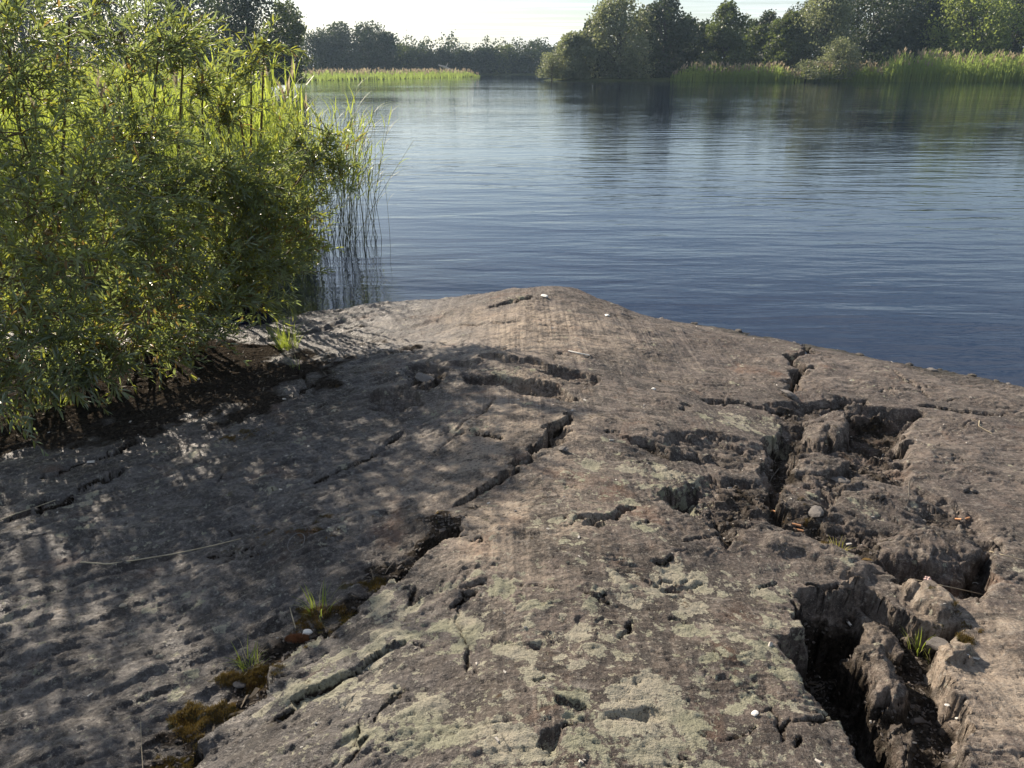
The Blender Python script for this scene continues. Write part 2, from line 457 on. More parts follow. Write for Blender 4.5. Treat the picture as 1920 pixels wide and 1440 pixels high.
for _ in range(70):      # short hairline joints all over
    a, b = rs.uniform(350, 1900), rs.uniform(620, 1430)
    if a > 1200 and b < 600 + (a - 1200) * .22: continue
    L = rs.uniform(20, 90); sl = rs.normal(-.5 if a < 800 else -.1, .35)
    k = [(a + L * t, b + L * t * sl * .6 + rs.normal(0, 3)) for t in (0, .35, .7, 1)]
    crack(k, rs.uniform(.003, .007), rs.uniform(.008, .018), rs.normal(0, .006))

# --- rolling surface, flaked cleavage, grain
ci, si = math.cos(R(33)), math.sin(R(33))
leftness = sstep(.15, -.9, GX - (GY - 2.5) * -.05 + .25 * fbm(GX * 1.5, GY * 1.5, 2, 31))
HT += .022 * fbm(GX * 1.3, GY * 1.3, 3, 1) + .010 * fbm(GX * 5, GY * 5, 3, 2)
ua, va = GX * ci + GY * si, -GX * si + GY * ci                 # along / across the diagonal cleavage on the left
flakeL = fbm(ua * 2.6, va * 20, 3, 3)
ph = va * 13 + 2.6 * fbm(ua * 1.8, va * 5, 4, 4) + .35 * flakeL
sawL = (ph - np.floor(ph)); sawL = np.where(sawL < .82, sawL / .82, (1 - sawL) / .18)
ub, vb = GX * .995 + GY * .1, -GX * .1 + GY * .995
ph2 = vb * 13 + 3.0 * fbm(ub * 3.5, vb * 5, 3, 5)
sawR = ph2 - np.floor(ph2); sawR = np.where(sawR < .85, sawR / .85, (1 - sawR) / .15)
mR = sstep(-.15, .4, fbm(GX * 2.2, GY * 2.6, 4, 6)) * .9
mL = sstep(-.25, .35, fbm(GX * 2, GY * 2, 3, 7))
HT += leftness * (.014 * flakeL + .013 * mL * sawL * (.5 + .8 * pn(GX * 2.1, GY * 2.1, 44))) + (1 - leftness) * mR * .011 * sawR
# small chips
ch = fbm(GX * 5, GY * 48, 3, 8, .55)
HT -= (1 - .5 * leftness) * .006 * sstep(.55, .66, ch) * sstep(-.2, .3, fbm(GX * 1.1 + 3, GY * 1.1, 3, 9))
ch = fbm(GX * 15, GY * 75, 3, 18)
HT -= .0045 * sstep(.55, .7, ch)
# glacial striae running away from the viewer
st = fbm(GX * 42 + .3 * GY, GY * .8, 2, 10)
stm = sstep(-.1, .5, fbm(GX * 1.4 + 8, GY * 1.2, 3, 11)) * (1 - leftness) * sstep(.5, -.2, np.abs(GX - .1) - .9)
HT += .0042 * st * stm * (1 - ROUGH)
HT += .0030 * fbm(GX * 22, GY * 34, 3, 12) * (.4 + ROUGH + .6 * leftness) + .0014 * fbm(GX * 80, GY * 95, 2, 13)
# broken rubble in the hollows: angular facets
cv, ce = cell(WX * 9, WY * 13, 3)
HT += ROUGH * (.040 * (cv - .5) - .010 * (1 - sstep(0, .10, ce)))
cv, ce = cell(GX * 15 + w1, GY * 26 + w2, 71)
HT += ROUGH * .018 * (cv - .5)
cv, ce = cell(WX * 26, WY * 34, 9)
HT += ROUGH * (.007 * (cv - .5)) + (mR * .0 + .004 * leftness) * (cv - .5)

# --- zones of surface character and painted light, in metres on the ground
def blob(px, py, rx, ry):
    c = pix(px, py); return np.exp(-(((GX - c[0]) / rx) ** 2 + ((GY - c[1]) / ry) ** 2))
POL = np.zeros(HT.shape); DARK = np.zeros(HT.shape); LICH = np.zeros(HT.shape); MOSS = np.zeros(HT.shape); TAN = np.zeros(HT.shape)
for a in [(1000, 1380, .35, .35, 1.), (1250, 1350, .35, .3, .9), (800, 1350, .3, .3, .7), (1050, 1180, .5, .35, .75), (1300, 1100, .35, .3, .8), (1200, 900, .35, .3, .75), (1150, 960, .3, .3, .5),
          (1500, 1300, .2, .35, .6), (1400, 800, .3, .2, .7), (1390, 1240, .25, .35, .7), (640, 1280, .25, .3, .8), (720, 1170, .2, .2, .8), (950, 760, .5, .4, .25), (1640, 960, .15, .12, .5),
          (1000, 1000, .4, .3, .35), (300, 900, .6, .5, .3), (200, 1200, .6, .5, .25), (930, 700, .3, .15, .4)]:
    LICH = np.maximum(LICH, a[4] * blob(*a[:4]))
for a in [(960, 620, .9, .7, .95), (930, 820, .45, .5, 1.), (830, 900, .35, .35, .9), (950, 980, .35, .4, .9), (300, 1080, .35, .25, .8), (1860, 1250, .3, .45, .9), (720, 640, .5, .3, .7), (1000, 720, .4, .3, .6), (540, 690, .4, .2, .5)]:  # lower-left patch is a pool of sunlight painted into the rock colour
    TAN = np.maximum(TAN, a[4] * blob(*a[:4]))
for a in [(1850, 850, .9, .7, 1.), (1300, 660, .8, .5, .9), (1650, 700, 1., .5, 1.), (1000, 600, .8, .4, .8), (980, 750, .35, .2, .9), (1870, 1250, .35, .6, .9), (960, 640, .5, .4, .8), (1050, 1380, .2, .15, .5)]:
    POL = np.maximum(POL, a[4] * blob(*a[:4]))
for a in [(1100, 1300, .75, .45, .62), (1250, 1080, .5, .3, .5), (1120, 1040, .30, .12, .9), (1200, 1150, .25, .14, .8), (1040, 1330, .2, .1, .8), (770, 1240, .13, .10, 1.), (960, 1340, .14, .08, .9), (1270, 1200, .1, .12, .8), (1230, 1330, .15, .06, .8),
          (1500, 950, .35, .22, .8), (1380, 860, .25, .12, .7), (620, 760, .6, .22, .7), (560, 1020, .28, .14, .8), (860, 740, .3, .12, .6), (1640, 1150, .2, .3, .6), (1250, 850, .2, .1, .7),  # wide patch left of the dome paints shade into the rock colour
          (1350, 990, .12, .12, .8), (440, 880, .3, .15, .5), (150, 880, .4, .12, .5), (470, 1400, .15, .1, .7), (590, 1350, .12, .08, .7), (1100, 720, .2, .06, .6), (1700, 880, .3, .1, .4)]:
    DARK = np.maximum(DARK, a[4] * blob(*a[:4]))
for a in [(470, 1245, .12, .07, .9), (600, 1135, .13, .06, .85), (370, 1320, .12, .08, .8), (310, 1430, .10, .08, .75), (700, 1080, .12, .04, .75), (450, 820, .18, .10, .6), (560, 1000, .3, .12, .35), (1480, 940, .14, .14, .3),
          (1560, 1030, .1, .08, .5), (1800, 1180, .08, .12, .6), (560, 720, .1, .1, .4), (90, 760, .3, .15, .5)]:
    MOSS = np.maximum(MOSS, a[4] * blob(*a[:4]))
MOSS = np.clip(MOSS + .55 * fbm(GX * 13, GY * 16, 3, 42) * (MOSS > .12) - .12, 0, 1)
line_ = W(SLAB); at_ = near(line_, .4); dist_, side_, tt_ = seg_dist(line_, WX[at_], WY[at_])
nse_ = fbm(GX[at_] * 7, GY[at_] * 9, 4, 43)
SOIL[at_] = np.maximum(SOIL[at_], (side_ < 0) * sstep(.20, .02, dist_ + .13 * nse_) * .95)
DARK[at_] = np.maximum(DARK[at_], (side_ < 0) * sstep(.38, .08, dist_ + .1 * nse_) * .8)
bank = sstep(.35, .75, blob(40, 725, 2.1, 1.15) * 1.3 + .25 * fbm(GX * 3, GY * 3, 3, 40))
SOIL = np.maximum(SOIL, bank)
HT += MOSS * .012 * (.5 + fbm(GX * 22, GY * 22, 3, 41))
HT = HT.astype(np.float64)

gv, gu = np.gradient(HT)
slope = np.hypot(gu / np.gradient(GX, axis=1), gv / np.gradient(GY, axis=0))
wall = sstep(.5, 1.6, slope)
q1 = fbm(HT * 38 + GX * 4, GY * 9 + HT * 8, 3, 24); q2 = fbm(HT * 34 - GX * 3, GX * 9 + HT * 6 + 7, 3, 26)
PX_, PY_ = GX + wall * .011 * q1, GY + wall * .011 * q2

def height(x, y):
    """Finished rock height by lookup in the grid."""
    t = math.log(max(y + APEX, .1) / (Y0 + APEX)) / LR * (NV - 1)
    u = (x / (y + APEX) - U0) / (U1 - U0) * (NU - 1)
    i = min(max(t, 0), NV - 1.001); j = min(max(u, 0), NU - 1.001)
    i0, j0 = int(i), int(j); fi, fj = i - i0, j - j0
    return (HT[i0, j0] * (1 - fi) + HT[i0 + 1, j0] * fi) * (1 - fj) + (HT[i0, j0 + 1] * (1 - fi) + HT[i0 + 1, j0 + 1] * fi) * fj
def on_rock(px, py): return pix(px, py, height)

# ------------------------------------------------------------------ rock material
def rock_material():
    t = NT('glaciated_rock'); v = t.map()
    at = t.new('ShaderNodeAttribute', attribute_name='zones'); sp = t.new('ShaderNodeSeparateColor'); t.l.new(at.outputs['Color'], sp.inputs[0])
    lich, moss, soil = sp.outputs[0], sp.outputs[1], sp.outputs[2]
    at2 = t.new('ShaderNodeAttribute', attribute_name='tone'); sp2 = t.new('ShaderNodeSeparateColor'); t.l.new(at2.outputs['Color'], sp2.inputs[0])
    tan, left, dark = sp2.outputs[0], sp2.outputs[1], sp2.outputs[2]
    n_big = t.noise(v, 2.2, 5, .6); n_mid = t.noise(v, 9, 6, .65); n_fine = t.noise(v, 70, 6, .7); n_gr = t.noise(v, 260, 3, .7)
    pol = at.outputs['Alpha']; unpol = t.rng(pol, 0, 1, 1, .35)
    vs = t.map((42, .7, 1), (0, 0, R(2))); n_st = t.noise(vs, 1.6, 5, .62, .2); n_st2 = t.noise(t.map((13, .5, 1), (0, 0, R(2))), 1.6, 3, .6, .3)
    n_st = t.math('ADD', t.math('MULTIPLY', n_st, .6), t.math('MULTIPLY', n_st2, .4))
    vf = t.map((6, 14, 6), (0, 0, R(-6))); n_fl = t.noise(vf, 1.5, 6, .7)
    vd = t.map((5, 16, 5), (0, 0, R(-33))); n_fd = t.noise(vd, 1.5, 6, .7)
    base = t.mix(t.rng(n_big, .38, .62), (.095, .074, .064), (.175, .140, .115))
    base = t.mix(t.rng(n_mid, .42, .62, 0, .8), base, (.095, .082, .074))
    tanc = t.mix(t.rng(n_mid, .35, .65), (.29, .225, .165), (.39, .32, .245))
    tf = t.math('ADD', tan, t.rng(n_mid, .35, .65, -.35, .35))
    base = t.mix(t.math('MULTIPLY', t.rng(tf, .2, .8), .9), base, tanc)
    grey = t.mix(t.rng(n_mid, .38, .62), (.050, .051, .055), (.165, .152, .138))  # darker grey on the left, part of its tree shade put into the colour
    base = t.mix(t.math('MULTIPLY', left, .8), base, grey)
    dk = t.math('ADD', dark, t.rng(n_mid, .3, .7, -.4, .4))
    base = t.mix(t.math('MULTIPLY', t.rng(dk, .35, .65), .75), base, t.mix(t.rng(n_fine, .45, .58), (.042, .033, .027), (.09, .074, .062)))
    n_sn = t.noise(v, 4.2, 7, .66, .3)
    base = t.mix(t.math('MULTIPLY', t.rng(n_sn, .49, .57, 0, .8), t.rng(pol, 0, 1, 1, .35)), base, t.mix(t.rng(n_fine, .42, .58), (.085, .072, .062), (.032, .028, .026)))
    # streaks of polish and stain
    notleft = t.math('SUBTRACT', 1.0, left, True)
    geo0 = t.new('ShaderNodeNewGeometry'); sx0 = t.new('ShaderNodeSeparateXYZ'); t.l.new(geo0.outputs['Position'], sx0.inputs[0])
    notleft = t.math('MULTIPLY', notleft, t.math('MULTIPLY', t.rng(pol, .1, .7, .35, 1), t.rng(sx0.outputs['X'], .9, 1.9, 1, .15)))
    sf = t.math('MULTIPLY', t.rng(n_st, .505, .555), notleft)
    base = t.mix(t.math('MULTIPLY', sf, .55), base, (.32, .26, .205))
    sf2 = t.math('MULTIPLY', t.rng(n_st, .495, .44), notleft)
    base = t.mix(t.math('MULTIPLY', sf2, .45), base, (.06, .047, .04))
    fl = t.mix(left, n_fl, n_fd)
    base = t.mix(t.rng(fl, .52, .62, 0, .75), base, (.045, .040, .036))
    base = t.mix(t.rng(fl, .44, .33, 0, .5), base, (.33, .29, .245))
    base = t.mix(t.math('MULTIPLY', unpol, t.rng(n_fine, .52, .64, 0, .85)), base, (.045, .038, .033))
    base = t.mix(t.rng(n_fine, .45, .33, 0, .6), base, (.34, .31, .265))
    base = t.mix(t.rng(n_gr, .58, .70, 0, .7), base, (.04, .035, .03))
    base = t.mix(t.rng(n_gr, .42, .32, 0, .5), base, (.36, .34, .30))
    # rusty bloom
    n_ru = t.noise(v, 3.3, 4, .6, .5)
    base = t.mix(t.rng(n_ru, .60, .72, 0, .3), base, (.20, .10, .055))
    # crustose lichen: lobed patches
    nw = t.new('ShaderNodeTexNoise'); nw.inputs['Scale'].default_value = 30; nw.inputs['Detail'].default_value = 5; nw.inputs['Roughness'].default_value = .7; t.l.new(v, nw.inputs['Vector'])
    nwb = t.new('ShaderNodeVectorMath', operation='SUBTRACT'); t.l.new(nw.outputs['Color'], nwb.inputs[0]); nwb.inputs[1].default_value = (.5, .5, .5)
    nws = t.new('ShaderNodeVectorMath', operation='SCALE'); t.l.new(nwb.outputs[0], nws.inputs[0]); nws.inputs['Scale'].default_value = .075
    nwv = t.new('ShaderNodeVectorMath', operation='ADD'); t.l.new(v, nwv.inputs[0]); t.l.new(nws.outputs[0], nwv.inputs[1])
    nl = t.noise(v, 5.5, 4, .6, .2)
    dens = t.math('ADD', lich, t.rng(nl, .35, .65, -.42, .42))
    parts = []
    for sc_, amp in ((11, .62), (21, .60), (44, .50)):
        vo = t.new('ShaderNodeTexVoronoi'); vo.inputs['Scale'].default_value = sc_; t.l.new(nwv.outputs[0], vo.inputs['Vector'])
        cs = t.new('ShaderNodeSeparateColor'); t.l.new(vo.outputs['Color'], cs.inputs[0])
        rad = t.math('MULTIPLY', t.math('MULTIPLY', t.rng(cs.outputs[0], 0, 1, .35, 1.0), amp), t.rng(dens, .05, .95, 0, 1.25))
        parts.append(t.math('SUBTRACT', rad, vo.outputs['Distance']))
    ls = t.math('MAXIMUM', t.math('MAXIMUM', parts[0], parts[1]), parts[2])
    lf = t.math('MULTIPLY', ls, 28, True)
    rim = t.math('MULTIPLY', t.math('SUBTRACT', 1.0, t.math('MULTIPLY', ls, 6, True)), lf)
    nlc = t.noise(v, 5, 3, .6)
    lc = t.mix(t.rng(nlc, .4, .6), (.25, .245, .175), (.33, .30, .235))
    lc = t.mix(t.math('MULTIPLY', rim, .5), lc, (.40, .39, .30))
    lc = t.mix(t.rng(n_gr, .52, .66, 0, .75), lc, (.10, .10, .07))
    lc = t.mix(t.rng(n_fine, .56, .66, 0, .75), lc, (.065, .058, .045))
    base = t.mix(t.math('MULTIPLY', lf, .95), base, lc)
    sp_ = t.noise(v, 38, 3, .6)      # small round spots of lichen away from the big patches
    base = t.mix(t.rng(sp_, .66, .69, 0, .6), base, (.34, .33, .26))
    # soil and litter in the joints
    sn = t.math('ADD', soil, t.rng(n_mid, .3, .7, -.35, .35))
    so = t.rng(sn, .35, .7)
    sc = t.mix(t.rng(n_fine, .4, .6), (.017, .015, .013), (.052, .043, .034))
    sc = t.mix(t.rng(n_gr, .62, .72, 0, .8), sc, (.16, .14, .11))
    base = t.mix(so, base, sc)
    mn = t.math('ADD', moss, t.math('ADD', t.rng(n_mid, .3, .7, -.5, .5), t.rng(n_fine, .3, .7, -.25, .25)))
    mo = t.rng(mn, .45, .62)
    mc = t.mix(t.rng(n_big, .45, .6), (.055, .058, .018), (.12, .06, .025))
    mc = t.mix(t.rng(n_fine, .45, .65), mc, (.045, .035, .018))
    base = t.mix(mo, base, mc)
    # wet dark band at the waterline
    geo = t.new('ShaderNodeNewGeometry'); sz = t.new('ShaderNodeSeparateXYZ'); t.l.new(geo.outputs['Position'], sz.inputs[0])
    zz = t.math('ADD', sz.outputs['Z'], t.rng(n_mid, .3, .7, -.015, .015))
    wet = t.rng(zz, .055, .012)
    base = t.mix(t.math('MULTIPLY', wet, .85), base, (.035, .033, .026))
    p = t.new('ShaderNodeBsdfPrincipled'); t.l.new(t.math('MULTIPLY', t.math('SUBTRACT', 1.0, so, True), t.rng(left, 0, 1, .14, .28)), p.inputs['Specular IOR Level'])
    t.l.new(base, p.inputs['Base Color'])
    ro = t.math('SUBTRACT', t.rng(n_mid, .3, .7, .55, .8), t.math('MULTIPLY', left, .22))
    t.l.new(t.math('ADD', ro, t.math('MULTIPLY', t.math('MAXIMUM', lf, so), .35), True), p.inputs['Roughness'])
    hgt = t.math('ADD', t.math('MULTIPLY', t.math('MULTIPLY', n_fine, unpol), -.016), t.math('MULTIPLY', n_gr, -.0045))
    hgt = t.math('ADD', hgt, t.math('MULTIPLY', t.math('MINIMUM', fl, .66), -.020))
    hgt = t.math('ADD', hgt, t.math('MULTIPLY', lf, .0020))
    hgt = t.math('ADD', hgt, t.math('MULTIPLY', t.math('MULTIPLY', n_st, .008), t.math('SUBTRACT', 1.0, left, True)))
    b = t.new('ShaderNodeBump'); b.inputs['Distance'].default_value = 1.0; b.inputs['Strength'].default_value = .9
    t.l.new(hgt, b.inputs['Height']); t.l.new(b.outputs[0], p.inputs['Normal'])
    return t.surf(p.outputs[0])
M_ROCK = rock_material()

idx = np.arange(NU * NV, dtype=np.int32).reshape(NV, NU)
F = np.stack([idx[:-1, :-1], idx[:-1, 1:], idx[1:, 1:], idx[1:, :-1]], -1).reshape(-1, 4)
rock_me = np_mesh('rock', np.stack([PX_, PY_, HT], -1).reshape(-1, 3), F, M_ROCK, True)
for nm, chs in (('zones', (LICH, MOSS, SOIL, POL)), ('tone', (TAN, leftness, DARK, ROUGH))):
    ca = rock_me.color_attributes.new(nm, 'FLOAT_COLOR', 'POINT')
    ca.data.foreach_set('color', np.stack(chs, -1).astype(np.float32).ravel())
ax, ay = np.meshgrid(np.arange(-9, 9.01, .12), np.arange(-2.5, 9.1, .12))
am = macro(ax, ay) - .05 + .03 * fbm(ax * 2, ay * 2, 4, 77)
am -= .50 * ((np.abs(ax) < .74 * (ay + APEX)) & (ay > Y0 + .1))
ai = np.arange(ax.size, dtype=np.int32).reshape(ax.shape)
apron = np_mesh('rock_apron', np.stack([ax, ay, am], -1).reshape(-1, 3), np.stack([ai[:-1, :-1], ai[:-1, 1:], ai[1:, 1:], ai[1:, :-1]], -1).reshape(-1, 4), M_ROCK, True)
tag(link('rock_apron', apron), 'rock shore running on beyond the sides of the picture', kind='structure')
rock = tag(link('rock_ground', rock_me), 'smooth glaciated rock shore with lichen, cracks and hollows sloping into the lake', kind='structure')

# ------------------------------------------------------------------ terrain and water
LAKE = np.array([(140, -60), (140, 113), (75, 113), (30, 114), (8, 115), (5, 120), (9, 150), (12, 188), (-12, 190), (-10, 170), (-6, 158), (-9, 152), (-20, 128), (-31, 113), (-36, 108), (-26, 90),
                 (-17, 50), (-10, 25), (-7.5, 14), (-5.5, 8), (-5, 5), (-5, -60)], float)
def graded(a, b, fine, mid, n):   # spacing grows with distance
    t = np.linspace(-1, 1, n); s = np.sign(t) * (np.abs(t) * mid * .25 + (np.abs(t) ** 4) * (fine)); return s
gxs = np.concatenate([-np.geomspace(2500, 160, 14), np.arange(-150, 151, 2.5), np.geomspace(160, 2500, 14)])
gys = np.concatenate([-np.geomspace(2500, 90, 12), np.arange(-80, 261, 2.5), np.geomspace(275, 3500, 16)])
TX, TY = np.meshgrid(gxs, gys)
D, _, _ = seg_dist(LAKE, TX, TY, True)
sd = np.where(inside(LAKE, TX, TY), -D, D)
TZ = -2.0 + 2.25 * sstep(-9, 1.5, sd) + .5 * sstep(0, 40, sd) + .12 * fbm(TX * .1, TY * .1, 3, 90) * sstep(-2, 6, sd)
TZ -= .9 * np.exp(-((TX + 3) ** 2 + (TY - 4) ** 2) / 60)
TZ = np.where((TY < -4), np.maximum(TZ, .2), TZ)
nx, ny = len(gxs), len(gys)
idx = np.arange(nx * ny, dtype=np.int32).reshape(ny, nx)
F = np.stack([idx[:-1, :-1], idx[:-1, 1:], idx[1:, 1:], idx[1:, :-1]], -1).reshape(-1, 4)
M_GROUND = simple_mat('grassy_ground', (.035, .045, .018), (.07, .075, .03), 1.5, 1.0, .05, 0.0)
tag(link('ground', np_mesh('ground', np.stack([TX, TY, TZ], -1).reshape(-1, 3), F, M_GROUND, True)), 'grassy banks and dark lake bed', kind='structure')

def water_material():
    t = NT('lake_water'); v = t.map()
    geo = t.new('ShaderNodeNewGeometry'); sx = t.new('ShaderNodeSeparateXYZ'); t.l.new(geo.outputs['Position'], sx.inputs[0])
    # long low ripples, crests lying across the view, three lengths
    def rip(sc, ax, rot, det, ds=.3): return t.noise(t.map((ax, 1, 1), (0, 0, R(rot))), sc, det, .5, ds)
    a = rip(1.8, .30, 4, 2); b = rip(5.5, .25, -5, 3); c = rip(14, .35, 9, 3)
    gust = t.rng(t.noise(t.map((.05, .11, 1)), 1.0, 3, .5), .38, .62, .5, 1.25)
    h = t.math('ADD', t.math('MULTIPLY', a, .021), t.math('MULTIPLY', b, .0072))
    h = t.math('ADD', h, t.math('MULTIPLY', c, .0018))
    h = t.math('MULTIPLY', h, gust)
    bm = t.new('ShaderNodeBump'); bm.inputs['Distance'].default_value = 1.0; bm.inputs['Strength'].default_value = 1.0
    t.l.new(h, bm.inputs['Height'])
    gl = t.new('ShaderNodeBsdfGlossy', Roughness=.03); gl.inputs['Color'].default_value = (.93, .97, 1, 1)
    t.l.new(bm.outputs[0], gl.inputs['Normal'])
    fr = t.new('ShaderNodeFresnel', IOR=1.333); t.l.new(bm.outputs[0], fr.inputs['Normal'])
    murk_sky = t.new('ShaderNodeBsdfDiffuse'); murk_sky.inputs['Color'].default_value = (.008, .013, .040, 1)  # dark water body, tinted blue to stand in for skylight
    tr = t.new('ShaderNodeBsdfTransparent'); tr.inputs['Color'].default_value = (.30, .30, .26, 1)
    m1 = t.new('ShaderNodeMixShader'); m1.inputs[0].default_value = .5
    t.l.new(murk_sky.outputs[0], m1.inputs[1]); t.l.new(tr.outputs[0], m1.inputs[2])
    m2 = t.new('ShaderNodeMixShader'); t.l.new(fr.outputs[0], m2.inputs[0])
    t.l.new(m1.outputs[0], m2.inputs[1]); t.l.new(gl.outputs[0], m2.inputs[2])
    return t.surf(m2.outputs[0])
wx = np.array([-400, 400.]); wy = np.array([-5, 400.])
WV = [(-400, -100, 0), (400, -100, 0), (400, 400, 0), (-400, 400, 0)]
tag(link('lake_water', np_mesh('lake_water', WV, [(0, 1, 2, 3)], water_material())), 'rippled blue lake reflecting sky and trees', kind='structure')
#@@REST

# ------------------------------------------------------------------ geometry builders for plants
def tube(path, r0, r1, k=5):
    """Tapered tube along a path -> verts, quads."""
    path = np.asarray(path, float); n = len(path)
    tan = np.gradient(path, axis=0); tan /= np.linalg.norm(tan, axis=1, keepdims=True) + 1e-9
    up = np.where(np.abs(tan[:, 2:3]) > .9, np.array([[1., 0, 0]]), np.array([[0, 0, 1.]]))
    a = np.cross(tan, up); a /= np.linalg.norm(a, axis=1, keepdims=True); b = np.cross(tan, a)
    r = np.linspace(r0, r1, n)[:, None, None]
    th = np.arange(k) * 2 * np.pi / k
    V = (path[:, None] + r * (np.cos(th)[None, :, None] * a[:, None] + np.sin(th)[None, :, None] * b[:, None])).reshape(-1, 3)
    i = np.arange(n - 1)[:, None] * k; j = np.arange(k)[None]
    F = np.stack([i + j, i + (j + 1) % k, i + k + (j + 1) % k, i + k + j], -1).reshape(-1, 4)
    return V, F

class Bag:
    def __init__(s): s.V, s.F, s.n = [], [], 0
    def add(s, V, F):
        s.V.append(V); s.F.append(F + s.n); s.n += len(V)
    def mesh(s, name, mat, smooth=False):
        return np_mesh(name, np.concatenate(s.V), np.concatenate(s.F), mat, smooth)

def frames(d, roll):
    """Unit directions d (n,3) + roll -> side and normal vectors."""
    d = d / (np.linalg.norm(d, axis=1, keepdims=True) + 1e-9)
    up = np.tile([0, 0, 1.], (len(d), 1)); bad = np.abs(d[:, 2]) > .95; up[bad] = [1, 0, 0]
    s = np.cross(d, up); s /= np.linalg.norm(s, axis=1, keepdims=True); n = np.cross(s, d)
    c, q = np.cos(roll)[:, None], np.sin(roll)[:, None]
    return d, s * c + n * q, -s * q + n * c

def leaves(P, d, L, Wd, roll, fold=.25, droop=.15):
    """Narrow six-sided leaves folded on the midrib, as quads."""
    n = len(P); d, s, nn = frames(d, roll)
    L = L[:, None]; Wd = Wd[:, None]
    base = P; m1 = P + d * L * .33 - nn * L * 0; m2 = P + d * L * .68 - nn * L * droop * .4; tip = P + d * L - nn * L * droop
    l1 = m1 + s * Wd + nn * Wd * fold; r1 = m1 - s * Wd + nn * Wd * fold
    l2 = m2 + s * Wd * .7 + nn * Wd * fold; r2 = m2 - s * Wd * .7 + nn * Wd * fold
    V = np.stack([base, l1, l2, tip, r2, r1], 1).reshape(-1, 3)
    o = (np.arange(n) * 6)[:, None]
    F = np.concatenate([o + [0, 3, 2, 1], o + [0, 5, 4, 3]])
    return V, F

def blades(P, d0, L, Wd, bend, k=5, yaw=None):
    """Grass or reed blades that curve over; flat ribbons of k segments."""
    n = len(P); yaw = rng.uniform(0, 2 * np.pi, n) if yaw is None else yaw
    hx = np.stack([np.cos(yaw), np.sin(yaw), np.zeros(n)], 1)
    side = np.stack([-np.sin(yaw), np.cos(yaw), np.zeros(n)], 1)
    pos = P.copy(); a = d0.copy(); rows = []
    for i in range(k + 1):
        w = Wd * (1 - (i / k) ** 1.6) * (.6 + .4 * min(1, i / 1.5)) + .0002
        rows.append((pos - side * w[:, None], pos + side * w[:, None]))
        pos = pos + (hx * np.sin(a)[:, None] + np.array([0, 0, 1.]) * np.cos(a)[:, None]) * (L / k)[:, None]
        a = a + bend / k
    V = np.stack([q for r in rows for q in r], 1).reshape(-1, 3)
    o = (np.arange(n) * 2 * (k + 1))[:, None]
    F = np.concatenate([o + [2 * i, 2 * i + 1, 2 * i + 3, 2 * i + 2] for i in range(k)])
    return V, F

M_BARK = simple_mat('bark', (.05, .042, .034), (.12, .105, .085), 30, .85, .004)
M_TWIG = simple_mat('willow_twig', (.09, .07, .035), (.17, .13, .06), 40, .5)
M_WIL = [leaf_mat('willow_leaf', (.12, .155, .10), (.22, .25, .16), .42, .33, 4.0, (.38, .47, .13), 1.0),
         leaf_mat('willow_leaf_young', (.09, .12, .03), (.16, .16, .04), .45, .36, 4.0, (.55, .58, .08), .6),
         leaf_mat('willow_leaf_reddish', (.14, .09, .035), (.18, .12, .05), .4, .36, 4.0, (.5, .34, .10), .6)]

# ------------------------------------------------------------------ willow shrubs on the left bank
def curve_path(a, b, n=8, sag=.1, wob=.05, r=None):
    r = r or random
    t = np.linspace(0, 1, n)[:, None]
    mid = (a + b) / 2 + np.array([r.gauss(0, wob), r.gauss(0, wob), sag])
    return (1 - t) ** 2 * a + 2 * t * (1 - t) * mid + t * t * b

